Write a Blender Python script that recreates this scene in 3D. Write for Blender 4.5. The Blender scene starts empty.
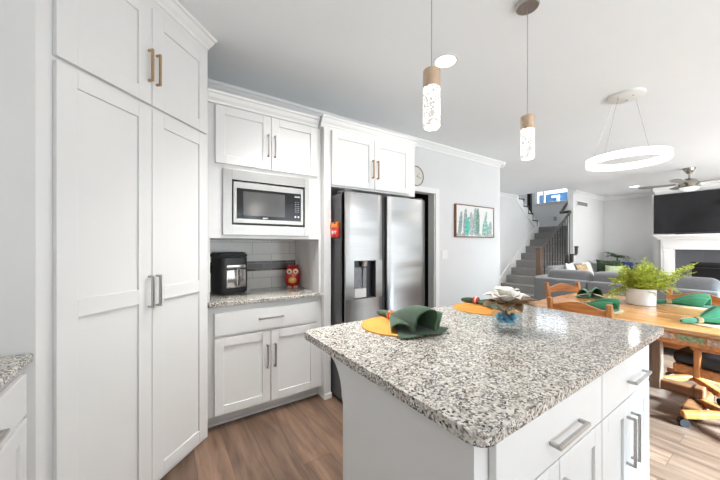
import bpy, bmesh, math, random
from mathutils import Vector, Matrix
random.seed(7)
PI = math.pi
R = math.radians
scene = bpy.context.scene
col = scene.collection

# ------------------------------------------------------------------ camera, world, lights, exposure
YAW = R(34.0)
EYE = 1.32
CEIL = 2.74
cam_data = bpy.data.cameras.new('camera')
cam_data.sensor_width = 36.0
cam_data.lens = 297.0 / 720.0 * 36.0
cam_data.shift_y = 5.4 / 720.0
cam_data.clip_start = 0.05
cam = bpy.data.objects.new('camera', cam_data)
cam.location = (0, 0, EYE)
cam.rotation_euler = (R(90), 0, -YAW)
col.objects.link(cam)
scene.camera = cam

world = bpy.data.worlds.new('world')
scene.world = world
world.use_nodes = True
world.node_tree.nodes['Background'].inputs['Color'].default_value = (0.88, 0.94, 1.0, 1)
world.node_tree.nodes['Background'].inputs['Strength'].default_value = 2.4

def area(name, loc, rot, sx, sy, power, colr=(1, 1, 1)):
    d = bpy.data.lights.new(name, 'AREA')
    d.shape = 'RECTANGLE'; d.size = sx; d.size_y = sy; d.energy = power; d.color = colr
    o = bpy.data.objects.new(name, d)
    o.location = loc; o.rotation_euler = rot
    col.objects.link(o)
    return o

# daylight entering through the windows and the glazed patio door of the rear wall, with an added kitchen fill
area('daylight_patio_door', (4.4, -2.50, 1.15), (R(118), 0, 0), 3.6, 2.0, 20, (1.0, 0.985, 0.96))
sun_data = bpy.data.lights.new('sun', 'SUN'); sun_data.energy = 50; sun_data.angle = R(16); sun_data.color = (0.66, 0.86, 1.0)
sun = bpy.data.objects.new('sun', sun_data); sun.rotation_euler = Vector((-.10, .80, -.46)).to_track_quat('-Z', 'Y').to_euler(); col.objects.link(sun)
area('fill_kitchen_rear', (0.5, -2.50, 1.05), (R(132), 0, R(10)), 2.8, 1.7, 46, (1.0, 0.985, 0.96))  # added fill, larger than the window, lifting pantry, floor and ceiling
area('daylight_living_window', (7.2, -2.50, 1.45), (R(96), 0, R(-42)), 2.4, 1.4, 150, (1.0, 0.985, 0.96))
area('daylight_stair_window', (10.80, 4.0, 4.2), (0, R(80), 0), 1.2, 0.9, 34, (0.97, 0.99, 1.0))
# added fill lights just under the ceiling, wide soft discs without fixtures
for lx, ly, lp in ((1.0, -1.2, 6), (3.2, -1.2, 6), (0.85, 1.75, 14), (6.2, 2.3, 24), (6.2, -1.0, 20), (9.3, 0.2, 30), (6.6, 3.9, 14)):
    d = bpy.data.lights.new('ceiling_fill', 'AREA')
    d.shape = 'DISK'; d.size = 0.5; d.energy = lp; d.spread = R(115 if lp != 14 or lx > 1 else 84); d.color = (1.0, 0.985, 0.965)
    o = bpy.data.objects.new('ceiling_fill', d)
    o.location = (lx, ly, CEIL - 0.01); col.objects.link(o)

vs = scene.view_settings
vs.view_transform = 'Standard'
vs.look = 'None'
vs.gamma = 1.0
vs.exposure = 0.29
try: vs.use_curve_mapping = False
except Exception: pass

# ------------------------------------------------------------------ materials
def new_mat(name):
    m = bpy.data.materials.new(name); m.use_nodes = True
    return m, m.node_tree.nodes, m.node_tree.links, m.node_tree.nodes['Principled BSDF']
def pm(name, c, rough=0.5, metal=0.0, noise=0.0, nscale=20.0, bump=0.0, bscale=200.0, coat=0.0, stretch=(1, 1, 1), emit=None, es=0.0, spec=None, trans=0.0, ior=1.45, sheen=0.0):
    """principled material with a little procedural colour variation and bump"""
    m, n, l, b = new_mat(name)
    b.inputs['Base Color'].default_value = (*c, 1)
    b.inputs['Roughness'].default_value = rough
    b.inputs['Metallic'].default_value = metal
    if coat: b.inputs['Coat Weight'].default_value = coat; b.inputs['Coat Roughness'].default_value = 0.08
    if spec is not None: b.inputs['Specular IOR Level'].default_value = spec
    if trans: b.inputs['Transmission Weight'].default_value = trans; b.inputs['IOR'].default_value = ior
    if sheen: b.inputs['Sheen Weight'].default_value = sheen
    if emit: b.inputs['Emission Color'].default_value = (*emit, 1); b.inputs['Emission Strength'].default_value = es
    tc = n.new('ShaderNodeTexCoord'); mp = n.new('ShaderNodeMapping'); mp.inputs['Scale'].default_value = stretch
    l.new(tc.outputs['Object'], mp.inputs['Vector'])
    if noise:
        t = n.new('ShaderNodeTexNoise'); t.inputs['Scale'].default_value = nscale; t.inputs['Detail'].default_value = 4
        l.new(mp.outputs['Vector'], t.inputs['Vector'])
        r = n.new('ShaderNodeValToRGB')
        r.color_ramp.elements[0].position = 0.3; r.color_ramp.elements[1].position = 0.7
        r.color_ramp.elements[0].color = (*[max(0, v * (1 - noise)) for v in c], 1)
        r.color_ramp.elements[1].color = (*[min(1, v * (1 + noise)) for v in c], 1)
        l.new(t.outputs['Fac'], r.inputs['Fac']); l.new(r.outputs['Color'], b.inputs['Base Color'])
    if bump:
        t2 = n.new('ShaderNodeTexNoise'); t2.inputs['Scale'].default_value = bscale; t2.inputs['Detail'].default_value = 3
        l.new(mp.outputs['Vector'], t2.inputs['Vector'])
        bp = n.new('ShaderNodeBump'); bp.inputs['Strength'].default_value = bump; bp.inputs['Distance'].default_value = 0.01
        l.new(t2.outputs['Fac'], bp.inputs['Height']); l.new(bp.outputs['Normal'], b.inputs['Normal'])
    return m

M = {}
M['wall'] = pm('wall_paint', (0.71, 0.712, 0.712), 0.75, noise=0.015, nscale=3, bump=0.03, bscale=300)
M['ceiling'] = pm('ceiling_paint', (0.86, 0.885, 0.90), 0.85, noise=0.01, nscale=2, bump=0.03, bscale=250)
M['trim'] = pm('white_trim_paint', (0.83, 0.83, 0.82), 0.4, noise=0.01, nscale=4)
M['cab'] = pm('white_cabinet_paint', (0.76, 0.76, 0.755), 0.38, noise=0.012, nscale=3)
M['dark'] = pm('closet_shade', (0.02, 0.02, 0.022), 0.7, noise=0.1)
M['black'] = pm('black_plastic', (0.018, 0.018, 0.02), 0.35, noise=0.15, nscale=30)
M['blackmat'] = pm('black_rubber', (0.02, 0.02, 0.02), 0.7, noise=0.15)
M['nickel'] = pm('brushed_nickel', (0.50, 0.48, 0.46), 0.32, 1.0, noise=0.08, nscale=60, stretch=(1, 1, 8))
M['nickel_warm'] = pm('warm_lit_nickel', (0.48, 0.33, 0.20), 0.34, 1.0, noise=0.08, nscale=60)  # nickel handles with their warm reflection put into the colour
M['copper'] = pm('rose_gold', (0.74, 0.55, 0.40), 0.18, 1.0, noise=0.05, nscale=40)
M['fridgeside'] = pm('charcoal_enamel', (0.055, 0.055, 0.058), 0.3, noise=0.06, nscale=10)
M['white'] = pm('white_plastic', (0.82, 0.82, 0.80), 0.4, noise=0.01)
M['sticker'] = pm('paper_sticker', (0.75, 0.72, 0.70), 0.7, noise=0.05)
M['greyfab'] = pm('grey_sofa_fabric', (0.20, 0.205, 0.215), 0.9, noise=0.10, nscale=60, bump=0.25, bscale=350, sheen=0.2)
M['charfab'] = pm('charcoal_fabric', (0.05, 0.055, 0.065), 0.9, noise=0.15, nscale=60, bump=0.2)
M['leather'] = pm('black_vinyl', (0.016, 0.016, 0.017), 0.42, noise=0.2, nscale=25, bump=0.12, bscale=120)
M['napgreen'] = pm('forest_green_cloth', (0.035, 0.085, 0.04), 0.85, noise=0.25, nscale=12, bump=0.25, bscale=400, sheen=0.3)
M['napgreen2'] = pm('emerald_green_cloth', (0.025, 0.19, 0.085), 0.8, noise=0.3, nscale=9, bump=0.2, bscale=400, sheen=0.3)
M['palmgreen'] = pm('palm_leaf', (0.05, 0.13, 0.035), 0.5, noise=0.35, nscale=10)
M['fern'] = pm('bright_fern_leaf', (0.42, 0.50, 0.06), 0.5, noise=0.45, nscale=14)
M['pot'] = pm('white_glazed_ceramic', (0.80, 0.78, 0.76), 0.22, noise=0.012, coat=0.3)
M['soil'] = pm('dark_soil', (0.03, 0.022, 0.015), 0.9, noise=0.3, nscale=60, bump=0.4)
M['red'] = pm('red_glaze', (0.50, 0.015, 0.022), 0.25, noise=0.2, nscale=25, coat=0.4)
M['yellow'] = pm('yellow_glaze', (0.75, 0.42, 0.07), 0.3, noise=0.15, nscale=25, coat=0.3)
M['cream'] = pm('cream_glaze', (0.80, 0.58, 0.36), 0.3, noise=0.1, coat=0.3)
M['brownglaze'] = pm('dark_brown_glaze', (0.09, 0.015, 0.012), 0.3, noise=0.1)
M['orange'] = pm('orange_enamel', (0.85, 0.20, 0.02), 0.35, noise=0.15, nscale=40)
M['magred'] = pm('red_enamel', (0.72, 0.03, 0.02), 0.35, noise=0.15, nscale=40)
M['petal'] = pm('white_silk_petal', (0.82, 0.80, 0.74), 0.6, noise=0.05, nscale=20)
M['stamen'] = pm('yellow_stamen', (0.75, 0.55, 0.10), 0.6, noise=0.2)
M['brownleaf'] = pm('tan_magnolia_leaf', (0.24, 0.15, 0.075), 0.6, noise=0.35, nscale=25)
M['stem'] = pm('brown_stem', (0.12, 0.09, 0.05), 0.7, noise=0.2)
M['bluegem'] = pm('blue_glass_gem', (0.16, 0.48, 0.85), 0.25, noise=0.5, nscale=60, coat=0.5)
M['navy'] = pm('navy_cushion_cloth', (0.02, 0.03, 0.17), 0.85, noise=0.2, bump=0.2)
M['whitefab'] = pm('white_cushion_cloth', (0.74, 0.74, 0.72), 0.9, noise=0.04, bump=0.2)
M['tan'] = pm('tan_cushion_cloth', (0.50, 0.36, 0.20), 0.9, noise=0.4, nscale=16, bump=0.2)
M['palegreen'] = pm('pale_green_cushion_cloth', (0.52, 0.60, 0.38), 0.9, noise=0.15, nscale=15, bump=0.2)
M['darkleaf'] = pm('dark_leaf_print_cloth', (0.035, 0.06, 0.03), 0.9, noise=0.9, nscale=14, bump=0.2)
M['greencush'] = pm('green_cushion_cloth', (0.03, 0.11, 0.03), 0.9, noise=0.6, nscale=14, bump=0.2)
M['carpet'] = pm('grey_stair_carpet', (0.23, 0.225, 0.22), 0.95, noise=0.25, nscale=60, bump=0.5, bscale=250)
M['darkwood'] = pm('dark_stained_wood', (0.045, 0.035, 0.03), 0.4, noise=0.3, nscale=12, stretch=(1, 1, 6))
M['newelwood'] = pm('brown_newel_wood', (0.12, 0.075, 0.05), 0.45, noise=0.3, nscale=12, stretch=(6, 6, 1))
M['iron'] = pm('black_iron', (0.02, 0.02, 0.02), 0.45, 0.6, noise=0.1)
M['tvscreen'] = pm('television_glass', (0.012, 0.012, 0.014), 0.12, noise=0.05)
M['slate'] = pm('slate_tile', (0.085, 0.09, 0.10), 0.5, noise=0.25, nscale=5, bump=0.15, bscale=40)
M['firebox'] = pm('firebox_black', (0.008, 0.008, 0.009), 0.3, noise=0.1)
M['bluewall'] = pm('blue_siding_paint', (0.03, 0.10, 0.21), 0.7, noise=0.08, nscale=8)
M['fanmetal'] = pm('fan_nickel', (0.40, 0.38, 0.33), 0.25, 1.0, noise=0.1)
M['fanblade'] = pm('fan_blade', (0.28, 0.27, 0.26), 0.45, noise=0.1, nscale=10)
M['placefar'] = pm('natural_woven_straw', (0.62, 0.50, 0.33), 0.8, noise=0.2, nscale=60, bump=0.3, bscale=150)
M['clockface'] = pm('clock_face', (0.66, 0.64, 0.58), 0.5, noise=0.04)
M['clockrim'] = pm('clock_rim', (0.30, 0.28, 0.26), 0.35, 0.8, noise=0.1)
M['lampglow'] = pm('lamp_diffuser', (0.9, 0.9, 0.9), 0.5, noise=0.01, emit=(1.0, 0.98, 0.94), es=3.0)
M['ringglow'] = pm('ring_diffuser', (0.9, 0.9, 0.88), 0.5, noise=0.01, emit=(1.0, 0.97, 0.92), es=1.15)
M['fanglow'] = pm('fan_light_bowl', (0.85, 0.88, 0.84), 0.4, noise=0.01, emit=(0.9, 1.0, 0.95), es=0.35)
M['digit'] = pm('display_digits', (0.75, 0.78, 0.80), 0.5, noise=0.02)
M['bluegrey'] = pm('caster_hood', (0.10, 0.13, 0.16), 0.35, noise=0.2)
M['edgegrey'] = pm('door_edge_grey', (0.22, 0.22, 0.22), 0.4, 0.4, noise=0.06)
M['dispgrey'] = pm('dispenser_grey', (0.17, 0.18, 0.19), 0.35, 0.3, noise=0.1)

def steel(name, c, rough, wav=0.0):
    m, n, l, b = new_mat(name)
    b.inputs['Metallic'].default_value = 1.0
    b.inputs['Roughness'].default_value = rough
    tc = n.new('ShaderNodeTexCoord'); mp = n.new('ShaderNodeMapping'); mp.inputs['Scale'].default_value = (1.5, 1.5, 220)
    t = n.new('ShaderNodeTexNoise'); t.inputs['Scale'].default_value = 3; t.inputs['Detail'].default_value = 3
    l.new(tc.outputs['Object'], mp.inputs['Vector']); l.new(mp.outputs['Vector'], t.inputs['Vector'])
    r = n.new('ShaderNodeValToRGB')
    r.color_ramp.elements[0].position = .3; r.color_ramp.elements[1].position = .7
    r.color_ramp.elements[0].color = (*[v * .93 for v in c], 1); r.color_ramp.elements[1].color = (*[min(1, v * 1.05) for v in c], 1)
    l.new(t.outputs['Fac'], r.inputs['Fac']); l.new(r.outputs['Color'], b.inputs['Base Color'])
    if wav:
        m2 = n.new('ShaderNodeMapping'); m2.inputs['Scale'].default_value = (0.7, 0.7, 5.0)
        t2 = n.new('ShaderNodeTexNoise'); t2.inputs['Scale'].default_value = 1.4; t2.inputs['Detail'].default_value = 1
        l.new(tc.outputs['Object'], m2.inputs['Vector']); l.new(m2.outputs['Vector'], t2.inputs['Vector'])
        bp = n.new('ShaderNodeBump'); bp.inputs['Strength'].default_value = wav; bp.inputs['Distance'].default_value = 0.02
        l.new(t2.outputs['Fac'], bp.inputs['Height']); l.new(bp.outputs['Normal'], b.inputs['Normal'])
    return m
M['steel'] = steel('brushed_stainless_steel', (0.37, 0.365, 0.36), 0.32, 0.6)
M['steelmw'] = steel('microwave_stainless_steel', (0.47, 0.46, 0.445), 0.38)
M['steelfry'] = steel('polished_drawer_steel', (0.62, 0.61, 0.60), 0.16)

def glass(name, c=(1, 1, 1), rough=0.0, ior=1.45):
    m, n, l, b = new_mat(name)
    b.inputs['Base Color'].default_value = (*c, 1); b.inputs['Transmission Weight'].default_value = 1.0
    b.inputs['Roughness'].default_value = rough; b.inputs['IOR'].default_value = ior
    return m
M['glass'] = glass('clear_glass')
def thin_glass(name, tint, gl=1.0):
    m, n, l, b = new_mat(name); n.remove(b)
    tr = n.new('ShaderNodeBsdfTransparent'); tr.inputs[0].default_value = (*tint, 1)
    go = n.new('ShaderNodeBsdfGlossy'); go.inputs['Roughness'].default_value = .02
    fr = n.new('ShaderNodeLayerWeight'); fr.inputs['Blend'].default_value = .12
    ml = n.new('ShaderNodeMath'); ml.operation = 'MULTIPLY'; ml.inputs[1].default_value = gl; l.new(fr.outputs['Facing'], ml.inputs[0])
    mx = n.new('ShaderNodeMixShader'); l.new(ml.outputs[0], mx.inputs[0]); l.new(tr.outputs[0], mx.inputs[1]); l.new(go.outputs[0], mx.inputs[2])
    l.new(mx.outputs[0], n['Material Output'].inputs['Surface'])
    return m
M['pane'] = thin_glass('window_pane_glass', (.97, .99, 1.0))

def granite():
    m, n, l, b = new_mat('speckled_granite')
    tc = n.new('ShaderNodeTexCoord')
    nz = n.new('ShaderNodeTexNoise'); nz.inputs['Scale'].default_value = 70; nz.inputs['Detail'].default_value = 3
    l.new(tc.outputs['Object'], nz.inputs['Vector'])
    vm = n.new('ShaderNodeVectorMath'); vm.operation = 'MULTIPLY_ADD'; vm.inputs[1].default_value = (.012, .012, .012)
    l.new(nz.outputs['Color'], vm.inputs[0]); l.new(tc.outputs['Object'], vm.inputs[2])
    def cells(scale, stops):
        v = n.new('ShaderNodeTexVoronoi'); v.inputs['Scale'].default_value = scale
        l.new(vm.outputs[0], v.inputs['Vector'])
        s = n.new('ShaderNodeSeparateColor'); l.new(v.outputs['Color'], s.inputs[0])
        r = n.new('ShaderNodeValToRGB'); r.color_ramp.interpolation = 'CONSTANT'
        e = r.color_ramp.elements
        while len(e) < len(stops): e.new(0.5)
        for i, (p, c) in enumerate(stops): e[i].position = p; e[i].color = (*c, 1)
        l.new(s.outputs[0], r.inputs['Fac'])
        return r, s
    a, sa = cells(150, [(0, (.05, .046, .043)), (.09, (.17, .155, .14)), (.24, (.33, .305, .275)), (.42, (.50, .47, .425)), (.62, (.68, .655, .61)), (.86, (.60, .55, .48))])
    c, sc = cells(230, [(0, (.04, .037, .034)), (.18, (.17, .155, .14)), (.40, (.38, .355, .32)), (.64, (.68, .655, .61))])
    mx = n.new('ShaderNodeMix'); mx.data_type = 'RGBA'
    big = n.new('ShaderNodeTexNoise'); big.inputs['Scale'].default_value = 22; big.inputs['Detail'].default_value = 2
    l.new(tc.outputs['Object'], big.inputs['Vector'])
    rr = n.new('ShaderNodeValToRGB'); rr.color_ramp.elements[0].position = .44; rr.color_ramp.elements[1].position = .58
    l.new(big.outputs['Fac'], rr.inputs['Fac']); l.new(rr.outputs['Color'], mx.inputs[0])
    l.new(a.outputs['Color'], mx.inputs[6]); l.new(c.outputs['Color'], mx.inputs[7])
    l.new(mx.outputs[2], b.inputs['Base Color'])
    b.inputs['Roughness'].default_value = 0.10
    b.inputs['Specular IOR Level'].default_value = 0.5
    return m
M['granite'] = granite()

def planks(name, cols, w, ln, along='Y', rough=0.35, gap=(0.06, 0.04, 0.03), coat=0.0):
    m, n, l, b = new_mat(name)
    tc = n.new('ShaderNodeTexCoord'); mp = n.new('ShaderNodeMapping')
    if along == 'Y': mp.inputs['Rotation'].default_value = (0, 0, R(90))
    l.new(tc.outputs['Object'], mp.inputs['Vector'])
    br = n.new('ShaderNodeTexBrick'); br.offset = 0.37; br.offset_frequency = 2
    br.inputs['Scale'].default_value = 1.0; br.inputs['Brick Width'].default_value = ln; br.inputs['Row Height'].default_value = w
    br.inputs['Mortar Size'].default_value = 0.0015; br.inputs['Bias'].default_value = 0.0
    br.inputs['Color1'].default_value = (0, 0, 0, 1); br.inputs['Color2'].default_value = (1, 1, 1, 1); br.inputs['Mortar'].default_value = (.5, .5, .5, 1)
    l.new(mp.outputs['Vector'], br.inputs['Vector'])
    g = n.new('ShaderNodeMapping'); g.inputs['Scale'].default_value = (1.3, 13, 1)
    l.new(mp.outputs['Vector'], g.inputs['Vector'])
    off = n.new('ShaderNodeVectorMath'); off.operation = 'MULTIPLY_ADD'; off.inputs[1].default_value = (7, 3, 5)
    l.new(br.outputs['Color'], off.inputs[0]); l.new(g.outputs['Vector'], off.inputs[2])
    nz = n.new('ShaderNodeTexNoise'); nz.inputs['Scale'].default_value = 1.3; nz.inputs['Detail'].default_value = 6; nz.inputs['Roughness'].default_value = .62; nz.inputs['Distortion'].default_value = .6
    l.new(off.outputs[0], nz.inputs['Vector'])
    r = n.new('ShaderNodeValToRGB'); e = r.color_ramp.elements
    e.new(.5)
    for i, p in enumerate((.28, .5, .72)): e[i].position = p; e[i].color = (*cols[i], 1)
    l.new(nz.outputs['Fac'], r.inputs['Fac'])
    sep = n.new('ShaderNodeSeparateColor'); l.new(br.outputs['Color'], sep.inputs[0])
    mr = n.new('ShaderNodeMapRange'); mr.inputs[3].default_value = .78; mr.inputs[4].default_value = 1.2
    l.new(sep.outputs[0], mr.inputs[0])
    mul = n.new('ShaderNodeVectorMath'); mul.operation = 'SCALE'
    l.new(r.outputs['Color'], mul.inputs[0]); l.new(mr.outputs[0], mul.inputs['Scale'])
    mx = n.new('ShaderNodeMix'); mx.data_type = 'RGBA'; mx.inputs[7].default_value = (*gap, 1)
    l.new(br.outputs['Fac'], mx.inputs[0]); l.new(mul.outputs[0], mx.inputs[6])
    l.new(mx.outputs[2], b.inputs['Base Color'])
    b.inputs['Roughness'].default_value = rough
    if coat: b.inputs['Coat Weight'].default_value = coat; b.inputs['Coat Roughness'].default_value = .12
    return m
M['floor'] = planks('vinyl_plank_floor', ((.058, .032, .020), (.142, .086, .057), (.235, .152, .108)), .18, 1.22, 'Y', .38)
M['tabletop'] = planks('table_top_wood', ((.42, .17, .05), (.62, .29, .09), (.72, .38, .14)), .11, 1.6, 'Y', .22, (.35, .14, .04), .3)

def wood(name, c, rough=.38, axis=2):
    st = [14, 14, 14]; st[axis] = 1.2
    return pm(name, c, rough, noise=.35, nscale=3.0, stretch=tuple(st))
M['oak'] = wood('honey_oak_upright', (.47, .18, .05), .35, 2)
M['oakh'] = wood('honey_oak_across', (.50, .18, .045), .32, 0)
M['oakdark'] = wood('walnut_brown_beam', (.20, .085, .035), .4, 1)
M['oakgrey'] = wood('greyish_brown_post', (.27, .18, .12), .45, 2)

def tiles(name, c1, c2, mortar, bw, rh, rough=.25, swiz=True):
    m, n, l, b = new_mat(name)
    tc = n.new('ShaderNodeTexCoord'); sp = n.new('ShaderNodeSeparateXYZ'); cb = n.new('ShaderNodeCombineXYZ')
    l.new(tc.outputs['Object'], sp.inputs[0])
    l.new(sp.outputs[0 if swiz else 1], cb.inputs[0]); l.new(sp.outputs[2], cb.inputs[1])
    br = n.new('ShaderNodeTexBrick'); br.inputs['Scale'].default_value = 1.0
    br.inputs['Brick Width'].default_value = bw; br.inputs['Row Height'].default_value = rh; br.inputs['Mortar Size'].default_value = .0022
    br.inputs['Color1'].default_value = (*c1, 1); br.inputs['Color2'].default_value = (*c2, 1); br.inputs['Mortar'].default_value = (*mortar, 1)
    l.new(cb.outputs[0], br.inputs['Vector']); l.new(br.outputs['Color'], b.inputs['Base Color'])
    bp = n.new('ShaderNodeBump'); bp.invert = True; bp.inputs['Strength'].default_value = .4; bp.inputs['Distance'].default_value = .003
    l.new(br.outputs['Fac'], bp.inputs['Height']); l.new(bp.outputs['Normal'], b.inputs['Normal'])
    b.inputs['Roughness'].default_value = rough
    return m
M['subway'] = tiles('white_backsplash_tile', (.66, .65, .63), (.60, .59, .57), (.33, .32, .31), .36, .1125, .18)
M['mosaic'] = tiles('dark_mosaic_tile', (.025, .025, .025), (.13, .125, .12), (.25, .24, .23), .15, .046, .2)
M['slatetile'] = tiles('slate_surround_tile', (.085, .09, .10), (.11, .115, .125), (.05, .05, .055), .6, .3, .4, False)

def rings_mat(name, c1, c2, sc=60):
    """braided round mat: concentric coils"""
    m, n, l, b = new_mat(name)
    tc = n.new('ShaderNodeTexCoord')
    w = n.new('ShaderNodeTexWave'); w.wave_type = 'RINGS'; w.rings_direction = 'Z'; w.inputs['Scale'].default_value = sc; w.inputs['Distortion'].default_value = .6
    w.inputs['Detail'].default_value = 2; w.inputs['Detail Scale'].default_value = 6
    l.new(tc.outputs['Object'], w.inputs['Vector'])
    nz = n.new('ShaderNodeTexNoise'); nz.inputs['Scale'].default_value = 130; l.new(tc.outputs['Object'], nz.inputs['Vector'])
    ad = n.new('ShaderNodeMath'); ad.operation = 'MULTIPLY'; l.new(w.outputs['Fac'], ad.inputs[0]); l.new(nz.outputs['Fac'], ad.inputs[1])
    r = n.new('ShaderNodeValToRGB'); r.color_ramp.elements[0].color = (*c1, 1); r.color_ramp.elements[1].color = (*c2, 1); r.color_ramp.elements[1].position = .55
    l.new(ad.outputs[0], r.inputs['Fac']); l.new(r.outputs['Color'], b.inputs['Base Color'])
    bp = n.new('ShaderNodeBump'); bp.inputs['Strength'].default_value = .6; bp.inputs['Distance'].default_value = .003
    l.new(ad.outputs[0], bp.inputs['Height']); l.new(bp.outputs['Normal'], b.inputs['Normal'])
    b.inputs['Roughness'].default_value = .75
    return m
M['orangemat'] = rings_mat('orange_braided_fibre', (.55, .22, .03), (.82, .42, .09), 25)

def bubble_glass():
    """frosted lit acrylic rod full of tiny bubbles"""
    m, n, l, b = new_mat('bubble_acrylic')
    tc = n.new('ShaderNodeTexCoord')
    v = n.new('ShaderNodeTexVoronoi'); v.inputs['Scale'].default_value = 135; l.new(tc.outputs['Object'], v.inputs['Vector'])
    nz = n.new('ShaderNodeTexNoise'); nz.inputs['Scale'].default_value = 38; l.new(tc.outputs['Object'], nz.inputs['Vector'])
    ad = n.new('ShaderNodeMath'); ad.operation = 'ADD'; l.new(v.outputs['Distance'], ad.inputs[0]); l.new(nz.outputs['Fac'], ad.inputs[1])
    r = n.new('ShaderNodeValToRGB'); r.color_ramp.elements[0].position = .92; r.color_ramp.elements[1].position = 1.25
    r.color_ramp.elements[0].color = (1, .99, .96, 1); r.color_ramp.elements[1].color = (.28, .27, .25, 1)
    l.new(ad.outputs[0], r.inputs['Fac'])
    l.new(r.outputs['Color'], b.inputs['Emission Color']); b.inputs['Emission Strength'].default_value = 1.3
    l.new(r.outputs['Color'], b.inputs['Base Color']); b.inputs['Roughness'].default_value = .15
    return m
M['bubble'] = bubble_glass()

# ------------------------------------------------------------------ mesh helpers
def BM(): return bmesh.new()
def box(bm, x0, x1, y0, y1, z0, z1, bev=0.0, seg=2, mat=None):
    t = bmesh.new() if (bev or mat is not None) else bm
    vs_ = [t.verts.new(p) for p in ((x0, y0, z0), (x1, y0, z0), (x1, y1, z0), (x0, y1, z0), (x0, y0, z1), (x1, y0, z1), (x1, y1, z1), (x0, y1, z1))]
    for f in ((0, 3, 2, 1), (4, 5, 6, 7), (0, 1, 5, 4), (1, 2, 6, 5), (2, 3, 7, 6), (3, 0, 4, 7)): t.faces.new([vs_[i] for i in f])
    if bev: bmesh.ops.bevel(t, geom=list(t.edges), offset=bev, segments=seg, profile=.5, affect='EDGES')
    if mat is not None: t.transform(mat)
    if t is not bm: merge(bm, t)
def merge(bm, t):
    mp = {}
    for v in t.verts: mp[v] = bm.verts.new(v.co)
    for f in t.faces:
        try: bm.faces.new([mp[v] for v in f.verts])
        except ValueError: pass
    t.free()
def bar(bm, p0, p1, w, h, bev=0.0, up=(0, 0, 1)):
    """square bar from p0 to p1"""
    p0, p1 = Vector(p0), Vector(p1); d = (p1 - p0); L = d.length; d.normalize()
    u = Vector(up)
    if abs(d.dot(u)) > .98: u = Vector((0, 1, 0))
    s = d.cross(u).normalized(); u = s.cross(d).normalized()
    mt = Matrix((( s.x, d.x, u.x, p0.x), (s.y, d.y, u.y, p0.y), (s.z, d.z, u.z, p0.z), (0, 0, 0, 1)))
    box(bm, -w / 2, w / 2, 0, L, -h / 2, h / 2, bev, 2, mt)
def tube(bm, pts, r, seg=10, cap=True, closed=False):
    pts = [Vector(p) for p in pts]; n = len(pts)
    rs = r if isinstance(r, (list, tuple)) else [r] * n
    rings = []; prev = None
    for i, p in enumerate(pts):
        a = pts[(i - 1) % n] if (closed or i > 0) else p
        b = pts[(i + 1) % n] if (closed or i < n - 1) else p
        d = (b - a).normalized()
        if prev is None:
            u = Vector((0, 0, 1)) if abs(d.z) < .9 else Vector((1, 0, 0))
        else: u = prev
        s = d.cross(u).normalized(); u = s.cross(d).normalized(); prev = u
        rings.append([bm.verts.new(p + (s * math.cos(2 * PI * k / seg) + u * math.sin(2 * PI * k / seg)) * rs[i]) for k in range(seg)])
    for i in range(n if closed else n - 1):
        A, B_ = rings[i], rings[(i + 1) % n]
        for k in range(seg): bm.faces.new((A[k], A[(k + 1) % seg], B_[(k + 1) % seg], B_[k]))
    if cap and not closed:
        bm.faces.new(rings[0][::-1]); bm.faces.new(rings[-1])
def cyl(bm, p0, p1, r0, r1=None, seg=24):
    tube(bm, [p0, p1], [r0, r0 if r1 is None else r1], seg)
def lathe(bm, prof, c=(0, 0, 0), seg=32, sx=1.0, sy=1.0):
    """prof: list of (r, z) from bottom to top"""
    rings = []
    for r, z in prof:
        if r < 1e-5: rings.append([bm.verts.new((c[0], c[1], c[2] + z))])
        else: rings.append([bm.verts.new((c[0] + sx * r * math.cos(2 * PI * k / seg), c[1] + sy * r * math.sin(2 * PI * k / seg), c[2] + z)) for k in range(seg)])
    for A, B_ in zip(rings, rings[1:]):
        for k in range(seg):
            k2 = (k + 1) % seg
            if len(A) == 1 and len(B_) == 1: continue
            if len(A) == 1: bm.faces.new((A[0], B_[k2], B_[k]))
            elif len(B_) == 1: bm.faces.new((A[k], A[k2], B_[0]))
            else: bm.faces.new((A[k], A[k2], B_[k2], B_[k]))
    if len(rings[0]) > 1: bm.faces.new(rings[0][::-1])
    if len(rings[-1]) > 1: bm.faces.new(rings[-1])
def prism(bm, poly, a0, a1, axis='x', m0=0.0, m1=0.0):
    """extrude a polygon; axis x: poly=(y,z); axis y: poly=(x,z); axis z: poly=(x,y). m0/m1: mitre per unit of first coord"""
    def P(u, v, a):
        return {'x': (a, u, v), 'y': (u, a, v), 'z': (u, v, a)}[axis]
    A = [bm.verts.new(P(u, v, a0 + m0 * u)) for u, v in poly]
    B_ = [bm.verts.new(P(u, v, a1 + m1 * u)) for u, v in poly]
    n = len(poly)
    for i in range(n): bm.faces.new((A[i], A[(i + 1) % n], B_[(i + 1) % n], B_[i]))
    bm.faces.new(A[::-1]); bm.faces.new(B_)
def grid_sheet(bm, fn, nu, nv):
    vv = [[bm.verts.new(fn(i / nu, j / nv)) for j in range(nv + 1)] for i in range(nu + 1)]
    for i in range(nu):
        for j in range(nv): bm.faces.new((vv[i][j], vv[i + 1][j], vv[i + 1][j + 1], vv[i][j + 1]))
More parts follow.
